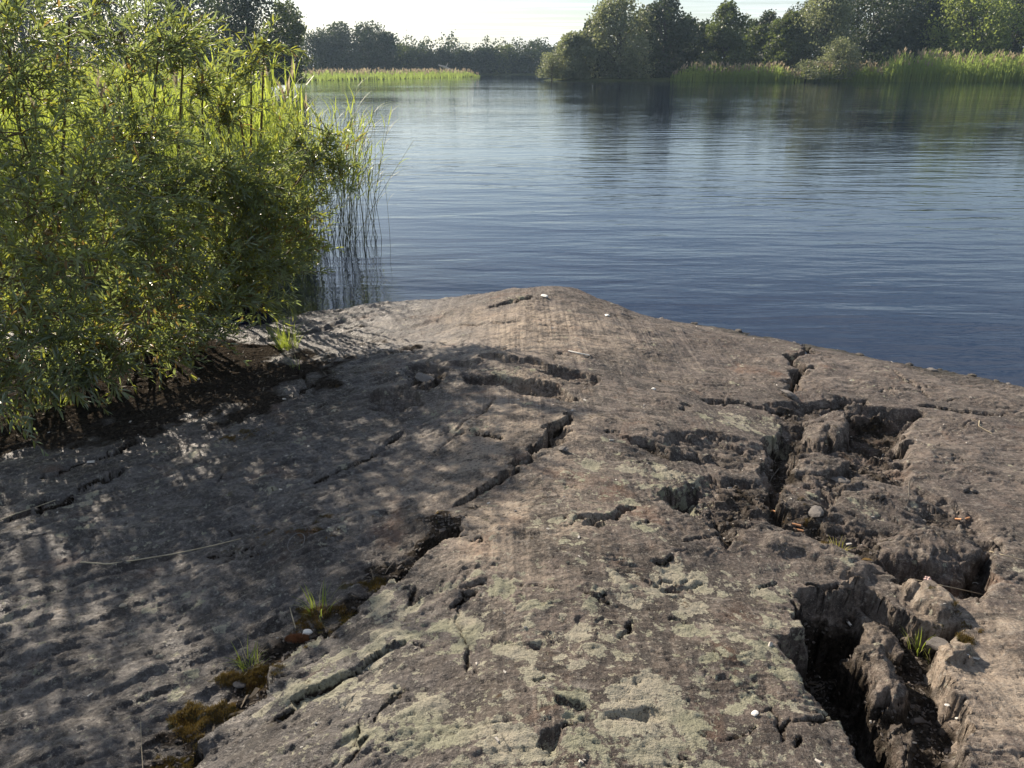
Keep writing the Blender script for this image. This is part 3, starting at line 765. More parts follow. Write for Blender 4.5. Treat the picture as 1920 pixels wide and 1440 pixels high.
def willow(base, lobes, n_shoot, label, pick, young=.2):
    """lobes: (centre, radius). Stems rise from the base to every lobe, shoots fill the lobes, leaves sit along the shoots."""
    root = empty('willow_shrub', base)
    tag(root, label, 'shrub', 'willow shrubs on the left bank')
    B = np.array(base)
    st = tube([B * 0 + [0, 0, -.05], [0, .02, .12], [0.02, .03, .25]], .05, .035, 7)
    link('trunk', np_mesh('trunk', *st, M_BARK, True), root)
    nodes = []
    for c, r in lobes:
        c = np.array(c)
        a = np.array([random.gauss(0, .10), random.gauss(0, .10), .05])
        pth = curve_path(a, c - B, 10, .12 * np.linalg.norm(c - B), .12)
        V, Fq = tube(pth, .017, .005, 5)
        link('branch', np_mesh('branch', V, Fq, M_TWIG, True), root)
        for q in pth[3:]: nodes.append(q)
    nodes = np.array(nodes)
    wts = np.array([r ** 2.1 for _, r in lobes]); wts /= wts.sum()
    tw = Bag(); LP, LD, LL = [], [], []
    which = rng.choice(len(lobes), n_shoot, p=wts)
    for li in which:
        c, r = lobes[li]; c = np.array(c) - B
        v = rng.normal(0, 1, 3); v /= np.linalg.norm(v)
        p = c + v * r * rng.uniform(.2, 1) ** .6 * np.array([1, 1, .9])
        near_n = nodes[((nodes - p) ** 2).sum(1).argmin()]
        d = v * .55 + (p - near_n) / (np.linalg.norm(p - near_n) + .05) * .5 + np.array([.28, 0.0, .35]) + rng.normal(0, .25, 3)
        d /= np.linalg.norm(d)
        L = rng.uniform(.22, .5)
        a = p - d * L * .6
        n = 7; t = np.linspace(0, 1, n)[:, None]
        path = a + d * L * t + np.array([0, 0, -1.]) * (t ** 2) * L * rng.uniform(-.1, .3) + rng.normal(0, .03, 3) * t * t
        if a[2] + B[2] < .12: p = p + [0, 0, .12]; a = a + [0, 0, .12]; d = d * [1, 1, .3]
        V, Fq = tube(path, .0026, .0010, 3); tw.add(V, Fq)
        if rng.random() < .35:
            V, Fq = tube(curve_path(near_n, a, 5, .02, .02), .0045, .0028, 3); tw.add(V, Fq)
        m = int(L / .0165)
        tt = np.sort(rng.uniform(.05, 1, m)); k = tt * (n - 1); i0 = np.minimum(k.astype(int), n - 2)
        P = path[i0] + (path[i0 + 1] - path[i0]) * (k - i0)[:, None]
        az = np.arange(m) * 2.4 + rng.uniform(0, 6)
        dd, s, nn = frames(np.tile(d, (m, 1)), np.zeros(m))
        ang = rng.uniform(.45, 1.0, m) * (1.1 - .5 * tt)
        LD.append(dd * np.cos(ang)[:, None] + (s * np.cos(az)[:, None] + nn * np.sin(az)[:, None]) * np.sin(ang)[:, None])
        LP.append(P); LL.append(rng.uniform(.055, .10, m) * (1.05 - .35 * tt))
    link('twigs', tw.mesh('twigs', M_TWIG), root)['kind'] = 'stuff'
    P, Dd, L = np.concatenate(LP), np.concatenate(LD), np.concatenate(LL)
    roll = rng.normal(0, .5, len(P)); hue = rng.random(len(P)) + .25 * (fbm(P[:, 0] * 2.5, P[:, 2] * 2.5, 2, 66))
    kind = np.where(hue < 1 - young - .03, 0, np.where(hue < .985, 1, 2))
    # the leaves nearest the viewer are parts of their own
    dist = np.linalg.norm(P + B - np.array([0, 0, CAM_H]), axis=1)
    cand = np.nonzero(dist < np.quantile(dist, .10))[0]
    single = rng.choice(cand, min(pick, len(cand)), replace=False)
    mask = np.ones(len(P), bool); mask[single] = False
    for kk, nm in enumerate(('foliage', 'young_foliage', 'reddish_foliage')):
        q = mask & (kind == kk)
        if q.sum() == 0: continue
        V, Fq = leaves(P[q], Dd[q], L[q], L[q] * rng.uniform(.085, .12, q.sum()), roll[q])
        link(nm, np_mesh(nm, V, Fq, M_WIL[kk]), root)['kind'] = 'stuff'
    protos = []
    for kk in (0, 1, 2):
        V, Fq = leaves(np.zeros((1, 3)), np.array([[1., 0, 0]]), np.array([.075]), np.array([.0078]), np.array([0.]))
        protos.append(np_mesh('leaf', V, Fq, M_WIL[kk]))
    for i in single:
        o = link('leaf', protos[int(kind[i])], root, P[i])
        dv = Vector(Dd[i]); qd = dv.to_track_quat('X', 'Z')
        o.rotation_mode = 'QUATERNION'
        from mathutils import Quaternion
        o.rotation_quaternion = qd @ Quaternion((1, 0, 0), float(roll[i]))
        sc = float(L[i] / .075); o.scale = (sc, sc, sc)
    return root

def lobes(spec): return [(tuple(at_y(px, py, y)), r) for px, py, y, r in spec]
b1 = pix(110, 655)
willow(tuple(b1), lobes([(20, 520, 3.9, .42), (60, 380, 4.0, .45), (40, 250, 4.2, .45), (150, 480, 3.9, .42), (170, 340, 4.1, .45), (90, 600, 3.8, .32), (30, 130, 4.4, .42), (10, 20, 4.6, .42), 
                         (130, 40, 4.7, .36), (-60, 300, 4.3, .45), (-120, 100, 4.6, .45), (-100, 500, 4.0, .4), (-260, 200, 4.6, .5), (-300, 450, 4.2, .5), (-420, 300, 4.2, .5), (-330, 150, 3.6, .5), (-480, 420, 3.2, .5), (-420, 60, 3.4, .45), (20, 680, 3.75, .24), (90, 690, 3.8, .22), (-80, 640, 3.7, .35), (150, 665, 3.9, .2), (40, 620, 3.7, .25), (30, 715, 3.6, .22), (110, 715, 3.7, .2), (190, 695, 3.85, .2), (-60, 690, 3.55, .3), (-20, 745, 3.45, .16)]),  # includes unseen lobes left of the frame, added to shade the lower-left rock
       760, 'largest willow shrub with glossy narrow leaves, at the left edge beside the rock', 120)
b2 = pix(300, 640)
willow(tuple(b2), lobes([(230, 560, 4.2, .36), (320, 560, 4.35, .34), (260, 440, 4.4, .4), (350, 440, 4.6, .4), (240, 300, 4.7, .38), (330, 350, 4.8, .4), (220, 180, 4.9, .36), (230, 60, 5.0, .36),
                         (300, 70, 5.0, .30), (345, 60, 5.1, .16), (400, 560, 4.8, .28), (180, 620, 4.2, .25), (270, 250, 4.7, .3), (420, 300, 5.0, .26), (200, 655, 4.15, .22), (270, 650, 4.3, .22), (340, 630, 4.5, .22), (400, 610, 4.7, .18), (150, 640, 4.1, .2), (240, 672, 4.05, .15), (310, 662, 4.3, .15), (375, 640, 4.55, .15), (440, 608, 4.9, .13)]),
       480, 'tall middle willow shrub rising above the frame behind the dark rock', 90)
b3 = pix(455, 600)
willow(tuple(b3), lobes([(430, 480, 5.0, .34), (500, 440, 5.2, .32), (480, 340, 5.3, .34), (410, 360, 5.2, .34), (540, 380, 5.5, .28), (590, 300, 5.7, .24), (620, 250, 5.8, .14), (560, 260, 5.7, .2), (470, 540, 5.0, .24), (530, 500, 5.2, .20),
                         (430, 200, 5.5, .20), (470, 120, 5.6, .15), (495, 80, 5.6, .10), (380, 160, 5.4, .18), (430, 95, 5.5, .08), (640, 300, 5.8, .10), (575, 440, 5.5, .16), (600, 455, 5.6, .08), (350, 60, 5.3, .14)]),
       500, 'rightmost willow shrub leaning over the water beside the reeds', 80, .34)

# ------------------------------------------------------------------ near reeds standing in the water
M_REED = leaf_mat('reed_leaf', (.10, .13, .03), (.17, .19, .05), .5, .5, 2.0, (.5, .6, .09))
M_STEM = simple_mat('reed_stem', (.07, .08, .03), (.16, .15, .07), 12, .55)
M_DRY = simple_mat('dry_straw', (.28, .23, .15), (.42, .36, .25), 30, .8)
M_PLUME = leaf_mat('reed_plume', (.24, .18, .12), (.34, .27, .18), .4, .8, 3.0, (.6, .5, .33))
def reed_meshes(seed, H, n_leaf, bare):
    g = np.random.default_rng(seed)
    lean = g.uniform(.03, .14); ang = g.uniform(0, 6.28)
    t = np.linspace(0, 1, 8)[:, None]
    path = np.array([[0, 0, -.35]]) + t * np.array([[0, 0, H + .35]]) + (t ** 1.8) * H * lean * np.array([[math.cos(ang), math.sin(ang), 0]])
    st = np_mesh('stem', *tube(path, .0042, .0022, 4), M_STEM, True)
    lv = []
    for i in range(n_leaf):
        f = bare + (1 - bare) * (i + .5) / n_leaf; f = min(f, .99)
        p = np.array([np.interp(f, t[:, 0], path[:, k]) for k in range(3)])
        yaw = g.normal(.2, .9) if g.random() < .75 else g.uniform(0, 6.28)
        V, Fq = blades(p[None], np.array([g.uniform(.25, .6)]), np.array([g.uniform(.22, .42)]), np.array([g.uniform(.006, .010)]), np.array([g.uniform(.5, 1.7)]), 5, np.array([yaw]))
        lv.append(np_mesh('leaf', V, Fq, M_REED))
    return st, lv
kinds = [reed_meshes(100 + i, h, n, b) for i, (h, n, b) in enumerate([(1.5, 7, .5), (1.7, 8, .5), (1.3, 6, .55), (1.8, 9, .45), (1.1, 4, .6), (1.6, 7, .6)])]
def place_reed(x, y, k, s, rz, label, group=None, tilt=(0, 0)):
    r = empty('reed', (x, y, 0)); r.rotation_euler = (tilt[0], tilt[1], rz); r.scale = (s, s, s)
    tag(r, label, 'reed', group)
    st, lv = kinds[k]
    link('stem', st, r)
    for m in lv: link('leaf', m, r)
for px, py, k, s, rz, tl, lab in [(731, 436, 4, .62, .2, (0, .0), 'short bare reed stem farthest right, its bent leaf touching the water'),
                              (716, 446, 1, .80, 0, (0, -.06), 'tall reed with drooping leaves, second from the right, reflected in the lake'),
                              (708, 444, 2, .95, .1, (0, -.22), 'reed leaning strongly left over the water beside the tall outer reed')]:
    p = at_z(px, py); place_reed(p[0], p[1], k, s, rz, lab, None, tl)
edge = []
while len(edge) < 96:
    px = random.triangular(520, 722, 650); py = random.uniform(425, 470) + max(0, 705 - px) * .12
    if 560 < px < 600 and random.random() < .3: continue
    edge.append((px, py))
seen = {}
for i, (px, py) in enumerate(edge):
    p = at_z(px, py); s = random.uniform(.75, 1.0) * (.95 if px > 660 else 1); k = random.randrange(6); ty = random.gauss(.04, .15)
    row = 'outermost row by the open water' if px > 690 else 'outer part of the near bed' if px > 650 else 'middle of the near bed' if px > 605 else 'inner part of the near bed'
    near_ = 'close to the rock' if p[1] < 8.6 else 'halfway back' if p[1] < 9.3 else 'farthest back'
    tall = 'tall' if k in (1, 3) else 'short sparse' if k == 4 else 'medium tall'
    lean_ = 'bent well to the left' if ty < -.12 else 'bent well to the right' if ty > .20 else 'upright' if abs(ty - .04) < .08 else 'slightly leaning'
    place_reed(p[0], p[1], k, s, random.uniform(-.8, .8), f'{tall} {lean_} reed {near_}, {row}', 'reeds at the edge of the near bed', (random.gauss(0, .10), ty))

def reed_mass(name, P, Hh, label, leafk=5, wid=.009, plume=.0, thick=.005, mat=None, lean=.15):
    """Many reeds in one mesh: stems and leaves as ribbons."""
    n = len(P); yaw = rng.uniform(0, 2 * np.pi, n)
    V1, F1 = blades(P, rng.normal(0, .05, n), Hh, np.full(n, thick), rng.normal(lean, .12, n), 4, yaw)
    PP, YY, LL = [], [], []
    for k in range(leafk):
        f = rng.uniform(.3, 1.0, n); a = f * f * lean * .5
        off = np.stack([np.cos(yaw) * a * Hh, np.sin(yaw) * a * Hh, f * Hh * .985], 1)
        PP.append(P + off); YY.append(rng.uniform(0, 2 * np.pi, n)); LL.append(rng.uniform(.2, .42, n) * np.clip(Hh / 1.7, .4, 2.2))
    PP, YY, LL = np.concatenate(PP), np.concatenate(YY), np.concatenate(LL); m = len(PP)
    V2, F2 = blades(PP, rng.uniform(.1, .6, m), LL, np.full(m, wid) * rng.uniform(.7, 1.2, m), rng.uniform(.2, 1.4, m), 3, YY)
    V = np.concatenate([V1, V2]); Fq = np.concatenate([F1, F2 + len(V1)])
    o = link(name, np_mesh(name, V, Fq, mat or M_REED)); tag(o, label, 'reeds', kind='stuff')
    if plume:
        q = rng.random(n) < plume; Q = P[q] + np.stack([np.cos(yaw[q]) * lean * .4 * Hh[q], np.sin(yaw[q]) * lean * .4 * Hh[q], Hh[q] * .97], 1)
        Q = np.repeat(Q, 3, 0); k = len(Q)
        V3, F3 = blades(Q, rng.uniform(0, .4, k), rng.uniform(.15, .3, k) * (thick / .005) ** .4, np.full(k, .022) * (thick / .005) ** .7, rng.uniform(.2, .8, k), 3)
        link('plumes', np_mesh('plumes', V3, F3, M_PLUME), o)['kind'] = 'stuff'
    return o

def scatter_poly(poly, n):
    poly = np.array(poly, float); lo, hi = poly.min(0), poly.max(0); out = np.zeros((0, 2))
    while len(out) < n:
        q = rng.uniform(lo, hi, (n * 2, 2)); out = np.vstack([out, q[inside(poly, q[:, 0], q[:, 1])]])
    return out[:n]
# bed in the water behind the willows, and the reed meadow beyond it
q = scatter_poly([(-2.35, 8.7), (-2.55, 10.2), (-3.3, 12.0), (-6, 14), (-8.5, 13), (-7, 9.5), (-4.4, 7.6), (-3.0, 7.8)], 2700)
reed_mass('reed_bed', np.c_[q, np.full(len(q), -.3)], rng.uniform(1.55, 2.25, len(q)), 'dense bright green reed bed behind the willow shrubs', 5, .012, .03, lean=.12)
q = scatter_poly([(-6, 14), (-8.5, 22), (-14, 36), (-34, 40), (-26, 20), (-14, 10), (-8, 12)], 2600)
reed_mass('reed_meadow', np.c_[q, np.full(len(q), .25)], rng.uniform(1.2, 1.7, len(q)), 'sunlit reed meadow behind the leftmost willow', 5, .02, .15, .008, lean=.15)

# ------------------------------------------------------------------ trees
M_CROWN = {
    'dark': leaf_mat('crown_dark', (.020, .032, .014), (.045, .062, .024), .2, .55, .5, (.10, .14, .035)),
    'mid': leaf_mat('crown_mid', (.045, .062, .022), (.09, .11, .04), .32, .5, .5, (.22, .28, .06)),
    'pale': leaf_mat('crown_pale', (.10, .115, .065), (.18, .19, .11), .36, .5, .6, (.36, .40, .16)),
    'bright': leaf_mat('crown_bright', (.085, .115, .035), (.145, .18, .055), .45, .5, .6, (.40, .48, .10)),
}
def tree_data(seed, h, w, kind, leaf=.33, n=8500, base=.12, airy=0.0, shape=0.0, lob=None):
    """Trunk with limbs, and a crown of leaf-sized faces gathered in uneven clumps."""
    g = np.random.default_rng(seed)
    trunk = Bag()
    top = h * .8; bend = g.normal(0, .04 * h, 2)
    t = np.linspace(0, 1, 7)[:, None]
    axis = np.c_[t * t * bend[0], t * t * bend[1], t * top]
    trunk.add(*tube(np.array([[0, 0, -.6]]) + axis, .028 * h + .02, .006 * h, 7))
    nl = lob or int(26 + w * 1.5)
    C, Rr = [], []
    for i in range(nl):
        f = base + (1 - base) * ((i + g.random()) / nl) ** .72
        e = abs((f - .45 - shape * -.25) / (.60 + shape * .1)); prof = max(.10, 1 - e ** (2.4 - shape)) ** .6
        a = g.uniform(0, 6.283)
        r = g.uniform(.20, .36) * w * .5 * (.75 + .25 * prof)
        rr = max(0, w * .5 * prof * g.uniform(.80, 1.08) - r) * g.random() ** .4
        C.append([rr * math.cos(a) + bend[0] * f * f, rr * math.sin(a) + bend[1] * f * f, max(r * .5, h * f - r * .8)]); Rr.append(r)
    C = np.array(C); Rr = np.array(Rr)
    limbs = Bag()
    for i in range(0, nl, 2):
        k = min(6, max(1, int(C[i, 2] / top * 6 * .6)))
        limbs.add(*tube(curve_path(axis[k], C[i], 5, .05 * h, .02 * h), .010 * h, .002 * h, 5))
    wts = Rr ** 2; wts /= wts.sum()
    m = int(n * (1 - .4 * airy)); li = g.choice(nl, m, p=wts)
    v = g.normal(0, 1, (m, 3)); v /= np.linalg.norm(v, axis=1, keepdims=True)
    rad = Rr[li] * (g.uniform(0.15, 1, m) ** .45) * (1 + .25 * g.normal(0, 1, m) * (.4 + airy))
    P = C[li] + v * rad[:, None] * np.array([1.05, 1.05, .85])
    P[:, 2] = np.maximum(P[:, 2], .15)
    d = v + g.normal(0, .8, (m, 3)); L = g.uniform(.7, 1.4, m) * leaf
    d, s, nn = frames(d, g.uniform(0, 6.28, m))
    V = np.stack([P - d * L[:, None] * .5, P + s * L[:, None] * .42, P + d * L[:, None] * .5, P - s * L[:, None] * .42], 1).reshape(-1, 3)
    F = np.arange(m * 4).reshape(-1, 4)
    return (trunk.mesh('trunk', M_BARK, True), limbs.mesh('limbs', M_BARK, True), np_mesh('crown', V, F, M_CROWN[kind]))

def tree(name, cat, px, top, wpx, y, kind, label, group, seed, gz=.25, **kw):
    h = (z_at(top, y) - gz) * 1.07; x = x_at(px, y, h * .5)
    w = abs(x_at(px + wpx / 2, y, h * .5) - x_at(px - wpx / 2, y, h * .5)) * (1.3 if y < 160 else 1.55)
    r = empty(name, (x, y, gz)); tag(r, label, cat, group)
    tr, lm, cr = tree_data(seed, h, w, kind, **kw)
    link('trunk', tr, r); link('limbs', lm, r); link('crown', cr, r)
    return r
RB, FB, LB = 'trees on the right bank', 'trees on the far shore', 'trees on the left bank'
T = [
 ('shrub', 'shrub', 1035, 97, 66, 116.5, 'pale', 'low pale rounded bush at the tip of the right bank, overhanging the water', RB, dict(base=.05, n=3600, leaf=.18)),
 ('willow_tree', 'tree', 1078, 62, 86, 118, 'pale', 'grey green willow leaning out just right of the bush at the tip of the bank', RB, dict(base=.05)),
 ('tree', 'tree', 1110, 40, 62, 122, 'dark', 'narrow dark tree wedged behind the left side of the big pale willow', RB, dict(base=.1)),
 ('willow_tree', 'tree', 1165, -8, 138, 119, 'pale', 'biggest pale willow with a domed crown reaching the water, left end of right bank', RB, dict(base=.04, n=15000, leaf=.29, lob=60)),
 ('tree', 'tree', 1250, -4, 116, 122, 'dark', 'broad dark tree standing right of the big domed willow', RB, dict(base=.05, n=10000)),
 ('tree', 'tree', 1312, 44, 92, 126, 'dark', 'dark lower tree between the broad dark tree and the pointed green tree', RB, dict(base=.05)),
 ('tree', 'tree', 1362, 8, 104, 122, 'mid', 'pointed mid green tree standing behind the left stretch of reeds', RB, dict(base=.05, shape=.35, n=9000)),
 ('tree', 'tree', 1438, 26, 80, 130, 'dark', 'dark far tree with a small airy top in the gap of sky', RB, dict(base=.05, airy=.2)),
 ('tree', 'tree', 1418, 52, 90, 128, 'mid', 'low green tree filling the gap behind the reeds, right of the pointed tree', RB, dict(base=.05)),
 ('tree', 'tree', 1482, 28, 82, 121, 'mid', 'green tree at the left foot of the tall grey willow', RB, dict(base=.04, n=8000)),
 ('willow_tree', 'tree', 1545, -25, 130, 120, 'pale', 'tall grey green willow in the middle of the right bank', RB, dict(base=.04, n=14000, leaf=.29, lob=56)),
 ('shrub', 'shrub', 1572, 72, 80, 110, 'pale', 'yellowish green round shrub in front of the tall grey willow', RB, dict(base=.03, n=5500, leaf=.18)),
 ('shrub', 'shrub', 1512, 112, 84, 109.5, 'pale', 'low pale shrub at the water below the tall grey willow', RB, dict(base=.03, n=3000, leaf=.18)),
 ('tree', 'tree', 1640, -30, 150, 127, 'dark', 'tall dark tree right of the grey willow with sky showing through', RB, dict(base=.05, n=11000)),
 ('tree', 'tree', 1735, -22, 140, 128, 'dark', 'tall dark tree just left of the bright green willow', RB, dict(base=.05, n=11000)),
 ('tree', 'tree', 1690, 55, 120, 124, 'dark', 'low dark thicket tree behind the reeds under the tall dark trees', RB, dict(base=.03, n=8000)),
 ('willow_tree', 'tree', 1830, -28, 156, 119.5, 'bright', 'bright green willow near the right edge above the tall reeds', RB, dict(base=.04, n=14000, leaf=.29, lob=56)),
 ('shrub', 'shrub', 1742, 92, 54, 117, 'bright', 'small yellow green bush at the left foot of the bright willow', RB, dict(base=.03, n=2600, leaf=.18)),
 ('tree', 'tree', 1905, -12, 110, 124, 'dark', 'dark tree cut by the right edge behind the bright willow', RB, dict(base=.05, n=8000)),
 ('tree', 'tree', 1990, -30, 150, 121, 'mid', 'green tree just beyond the right edge of the view', RB, dict(base=.05)),
 ('tree', 'tree', 1205, 20, 110, 134, 'dark', 'dark tree showing behind the right shoulder of the biggest pale willow', RB, dict(base=.05, leaf=.3)),
 ('tree', 'tree', 1285, 30, 90, 136, 'dark', 'dark tree in the second row right of the broad dark tree', RB, dict(base=.05, leaf=.3)),
 ('tree', 'tree', 1400, 42, 90, 138, 'dark', 'low dark tree in the second row behind the pointed green tree', RB, dict(base=.05, leaf=.3)),
 ('tree', 'tree', 1500, 10, 110, 136, 'dark', 'dark tree behind the left side of the tall grey willow', RB, dict(base=.05, leaf=.3)),
 ('tree', 'tree', 1595, -25, 130, 138, 'dark', 'tall dark tree in the second row just right of the tall grey willow', RB, dict(base=.05, leaf=.3, n=10000)),
 ('tree', 'tree', 1690, -28, 130, 139, 'dark', 'tall dark tree in the second row between the two tall dark trees', RB, dict(base=.05, leaf=.3, n=10000)),
 ('tree', 'tree', 1785, -28, 130, 137, 'dark', 'tall dark tree in the second row behind the left side of the bright willow', RB, dict(base=.05, leaf=.3, n=10000)),
 ('tree', 'tree', 1870, -26, 130, 138, 'dark', 'tall dark tree in the second row behind the right side of the bright willow', RB, dict(base=.05, leaf=.3)),
 ('tree', 'tree', 600, 58, 90, 170, 'dark', 'dark tree directly behind the left end of the far reed spit', FB, dict(leaf=.34, base=.05)),
 ('tree', 'tree', 640, 44, 90, 172, 'dark', 'tall dark far tree over the left part of the reed spit', FB, dict(leaf=.34, base=.05)),
 ('tree', 'tree', 690, 42, 84, 174, 'dark', 'tallest dark far tree with sky gaps in its right side', FB, dict(leaf=.34, base=.05, n=7500)),
 ('tree', 'tree', 722, 62, 50, 176, 'dark', 'rounded dark tree on the right shoulder of the tallest far trees', FB, dict(leaf=.32, base=.05)),
 ('tree', 'tree', 754, 84, 60, 184, 'mid', 'medium green far tree where the far treeline steps down', FB, dict(leaf=.32, base=.04)),
 ('tree', 'tree', 792, 90, 54, 188, 'dark', 'low dark far tree left of the pylon', FB, dict(leaf=.32, base=.04)),
 ('tree', 'tree', 828, 92, 56, 190, 'dark', 'low far tree just left of the pylon, above the pale log', FB, dict(leaf=.32, base=.04)),
 ('tree', 'tree', 868, 93, 60, 194, 'dark', 'low dark far tree directly under the pylon', FB, dict(leaf=.34, base=.04)),
 ('tree', 'tree', 905, 90, 52, 196, 'dark', 'dark far tree immediately right of the pylon', FB, dict(leaf=.34, base=.04)),
 ('tree', 'tree', 946, 84, 64, 197, 'mid', 'rounded lighter far tree at the end of the open water', FB, dict(leaf=.32, base=.04, n=7500)),
 ('tree', 'tree', 997, 78, 48, 202, 'dark', 'airy topped far tree rising left of the right bank', FB, dict(leaf=.30, base=.04, airy=.6)),
 ('tree', 'tree', 1030, 88, 60, 204, 'dark', 'dark far tree partly hidden by the tip of the right bank', FB, dict(leaf=.34, base=.04)),
 ('tree', 'tree', 975, 104, 50, 196, 'dark', 'lowest far tree at the waterline in front of the airy topped one', FB, dict(leaf=.32, base=.03)),
 ('tree', 'tree', 460, -60, 190, 78, 'dark', 'huge dark tree behind the middle willow at the top of the picture', LB, dict(leaf=.22, base=.03, n=15000, lob=60)),
 ('tree', 'tree', 538, 8, 76, 84, 'mid', 'dark tree with an airy top beside the bright sky, right end of the left bank', LB, dict(leaf=.2, base=.04, n=9000, airy=.4)),
 ('tree', 'tree', 500, 70, 120, 80, 'dark', 'low dark tree at the waterline behind the near reeds', LB, dict(leaf=.2, base=.02, n=9000)),
 ('tree', 'tree', 330, -70, 200, 84, 'dark', 'dark tree behind the tall middle willow', LB, dict(leaf=.24, base=.04, n=11000)),
 ('tree', 'tree', 180, -60, 210, 88, 'dark', 'dark tree seen through the left willow above the reed meadow', LB, dict(leaf=.24, base=.04, n=11000)),
 ('tree', 'tree', 40, -40, 200, 92, 'dark', 'dark tree seen through the leftmost willow at the corner of the picture', LB, dict(leaf=.24, base=.04, n=10000)),
 ('tree', 'tree', -120, -60, 200, 90, 'dark', 'dark tree just outside the left edge of the picture', LB, dict(leaf=.26, base=.04, n=5000)),
]
for i, (nm, cat, px, top, wp, y, kd, lab, grp, kw) in enumerate(T):
    if nm == 'tree' and y < 160 and y > 115 or nm == 'willow_tree':
        nm = nm
    tree(nm, cat, px, top, wp, y, kd, lab, grp, 300 + i, **kw)

# undergrowth that closes the foot of the woods
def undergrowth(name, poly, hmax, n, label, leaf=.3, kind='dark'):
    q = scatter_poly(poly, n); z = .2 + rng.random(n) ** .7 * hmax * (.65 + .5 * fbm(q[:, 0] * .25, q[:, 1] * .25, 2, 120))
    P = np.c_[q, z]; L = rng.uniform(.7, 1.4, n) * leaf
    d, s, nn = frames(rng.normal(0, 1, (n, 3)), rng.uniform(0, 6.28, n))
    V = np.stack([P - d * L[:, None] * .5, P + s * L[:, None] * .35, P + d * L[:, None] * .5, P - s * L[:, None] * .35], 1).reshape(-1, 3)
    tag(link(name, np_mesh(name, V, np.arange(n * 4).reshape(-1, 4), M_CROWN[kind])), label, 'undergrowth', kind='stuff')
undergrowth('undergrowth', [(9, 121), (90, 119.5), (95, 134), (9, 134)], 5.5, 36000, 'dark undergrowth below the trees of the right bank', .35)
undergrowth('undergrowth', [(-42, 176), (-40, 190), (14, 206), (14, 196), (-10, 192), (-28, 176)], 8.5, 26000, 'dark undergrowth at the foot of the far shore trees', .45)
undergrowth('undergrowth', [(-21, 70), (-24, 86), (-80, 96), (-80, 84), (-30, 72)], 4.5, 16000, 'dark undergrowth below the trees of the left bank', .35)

# ------------------------------------------------------------------ far reed beds
xs = lambda px, y: float(x_at(px, y, 0))
q = scatter_poly([(xs(1640, 107), 107), (xs(1640, 111), 111.5), (xs(1990, 111), 111.5), (xs(1990, 107), 106)], 2100)
M_REEDF = leaf_mat('reed_leaf_far', (.16, .21, .06), (.25, .29, .09), .5, .8, .25, (.48, .61, .14))
def far_reeds(name, q, h, label, plume=.3):
    ends = np.minimum(sstep(q[:, 0].min(), q[:, 0].min() + 3, q[:, 0]), sstep(q[:, 0].max(), q[:, 0].max() - 3, q[:, 0]) if q[:, 0].max() < 60 else 1)
    H2 = h * (.45 + .55 * ends) * (.55 + .6 * rng.random(len(q)) ** .8) * (1 + .18 * fbm(q[:, 0] * .35, q[:, 1] * .35, 2, 130))
    return reed_mass(name, np.c_[q, np.full(len(q), -.05)], H2, label, 3, .06, plume, .05, M_REEDF, .12)
far_reeds('reed_bed', q, 3.1, 'tall bright green reed bed at the right end of the far bank', .14)
q = scatter_poly([(xs(1255, 111), 111), (xs(1270, 112), 112.5), (xs(1480, 113), 113), (xs(1500, 108), 108)], 1500)
q[:, 1] += 0
far_reeds('reed_bed', q, 1.9, 'lower reed bed between the broad dark tree and the tall grey willow', .14)
q = scatter_poly([(xs(1480, 109), 109), (xs(1480, 112), 112), (xs(1645, 112), 112), (xs(1645, 108), 108)], 1100)
far_reeds('reed_bed', q, 2.0, 'short reeds along the water on both sides of the yellowish shrub', .2)
q = scatter_poly([(xs(560, 112), 112), (xs(740, 126), 126), (xs(850, 143), 143), (xs(903, 157), 157), (xs(880, 166), 166), (xs(720, 150), 150), (xs(560, 132), 132)], 3400)
far_reeds('reed_bed', q, 1.05, 'far reed spit running out into the lake below the dark trees', .12)

# ------------------------------------------------------------------ pylon and log on the far shore
M_STEEL = simple_mat('weathered_steel', (.25, .26, .28), (.35, .36, .38), 3, .5)
def bar(a, b, r, k=4): return tube([np.array(a, float), np.array(b, float)], r, r, k)
py_y = 420.0; pz = z_at(82, py_y); pxx = x_at(871, py_y, pz * .5); hw = (x_at(881, py_y, pz * .5) - x_at(861, py_y, pz * .5)) / 2
pyl = empty('pylon', (pxx, py_y, 0)); tag(pyl, 'thin steel portal pylon standing above the far treeline', 'pylon')
for s in (-1, 1): link('post', np_mesh('post', *bar((s * hw * .85, 0, 0), (s * hw * .85, 0, pz), .16), M_STEEL), pyl)
link('crossbar', np_mesh('crossbar', *bar((-hw * 1.15, 0, pz), (hw * 1.15, 0, pz), .16), M_STEEL), pyl)
link('crossbar', np_mesh('crossbar', *bar((-hw * .85, 0, pz - 1.6), (hw * .85, 0, pz - 1.6), .10), M_STEEL), pyl)
bg = Bag()
for s in (-1, 0, 1): bg.add(*bar((s * hw, 0, pz), (s * hw, 0, pz - 1.1), .09))
link('insulators', bg.mesh('insulators', M_STEEL), pyl)
M_DRIFT = simple_mat('driftwood', (.34, .31, .27), (.5, .46, .4), 3, .8)
a, b = at_y(822, 122, 156), at_y(850, 136, 156)
lg = empty('fallen_log', tuple(b)); tag(lg, 'pale bare fallen log slanting out of the far reed spit', 'log')
link('log', np_mesh('log', *tube([np.zeros(3), (a - b) * .5 + [0, 0, .25], a - b], .30, .12, 7), M_DRIFT, True), lg)
link('stub', np_mesh('stub', *tube([(a - b) * .5 + [0, 0, .25], (a - b) * .4 + [.2, 0, 1.2]], .10, .04, 5), M_DRIFT, True), lg)

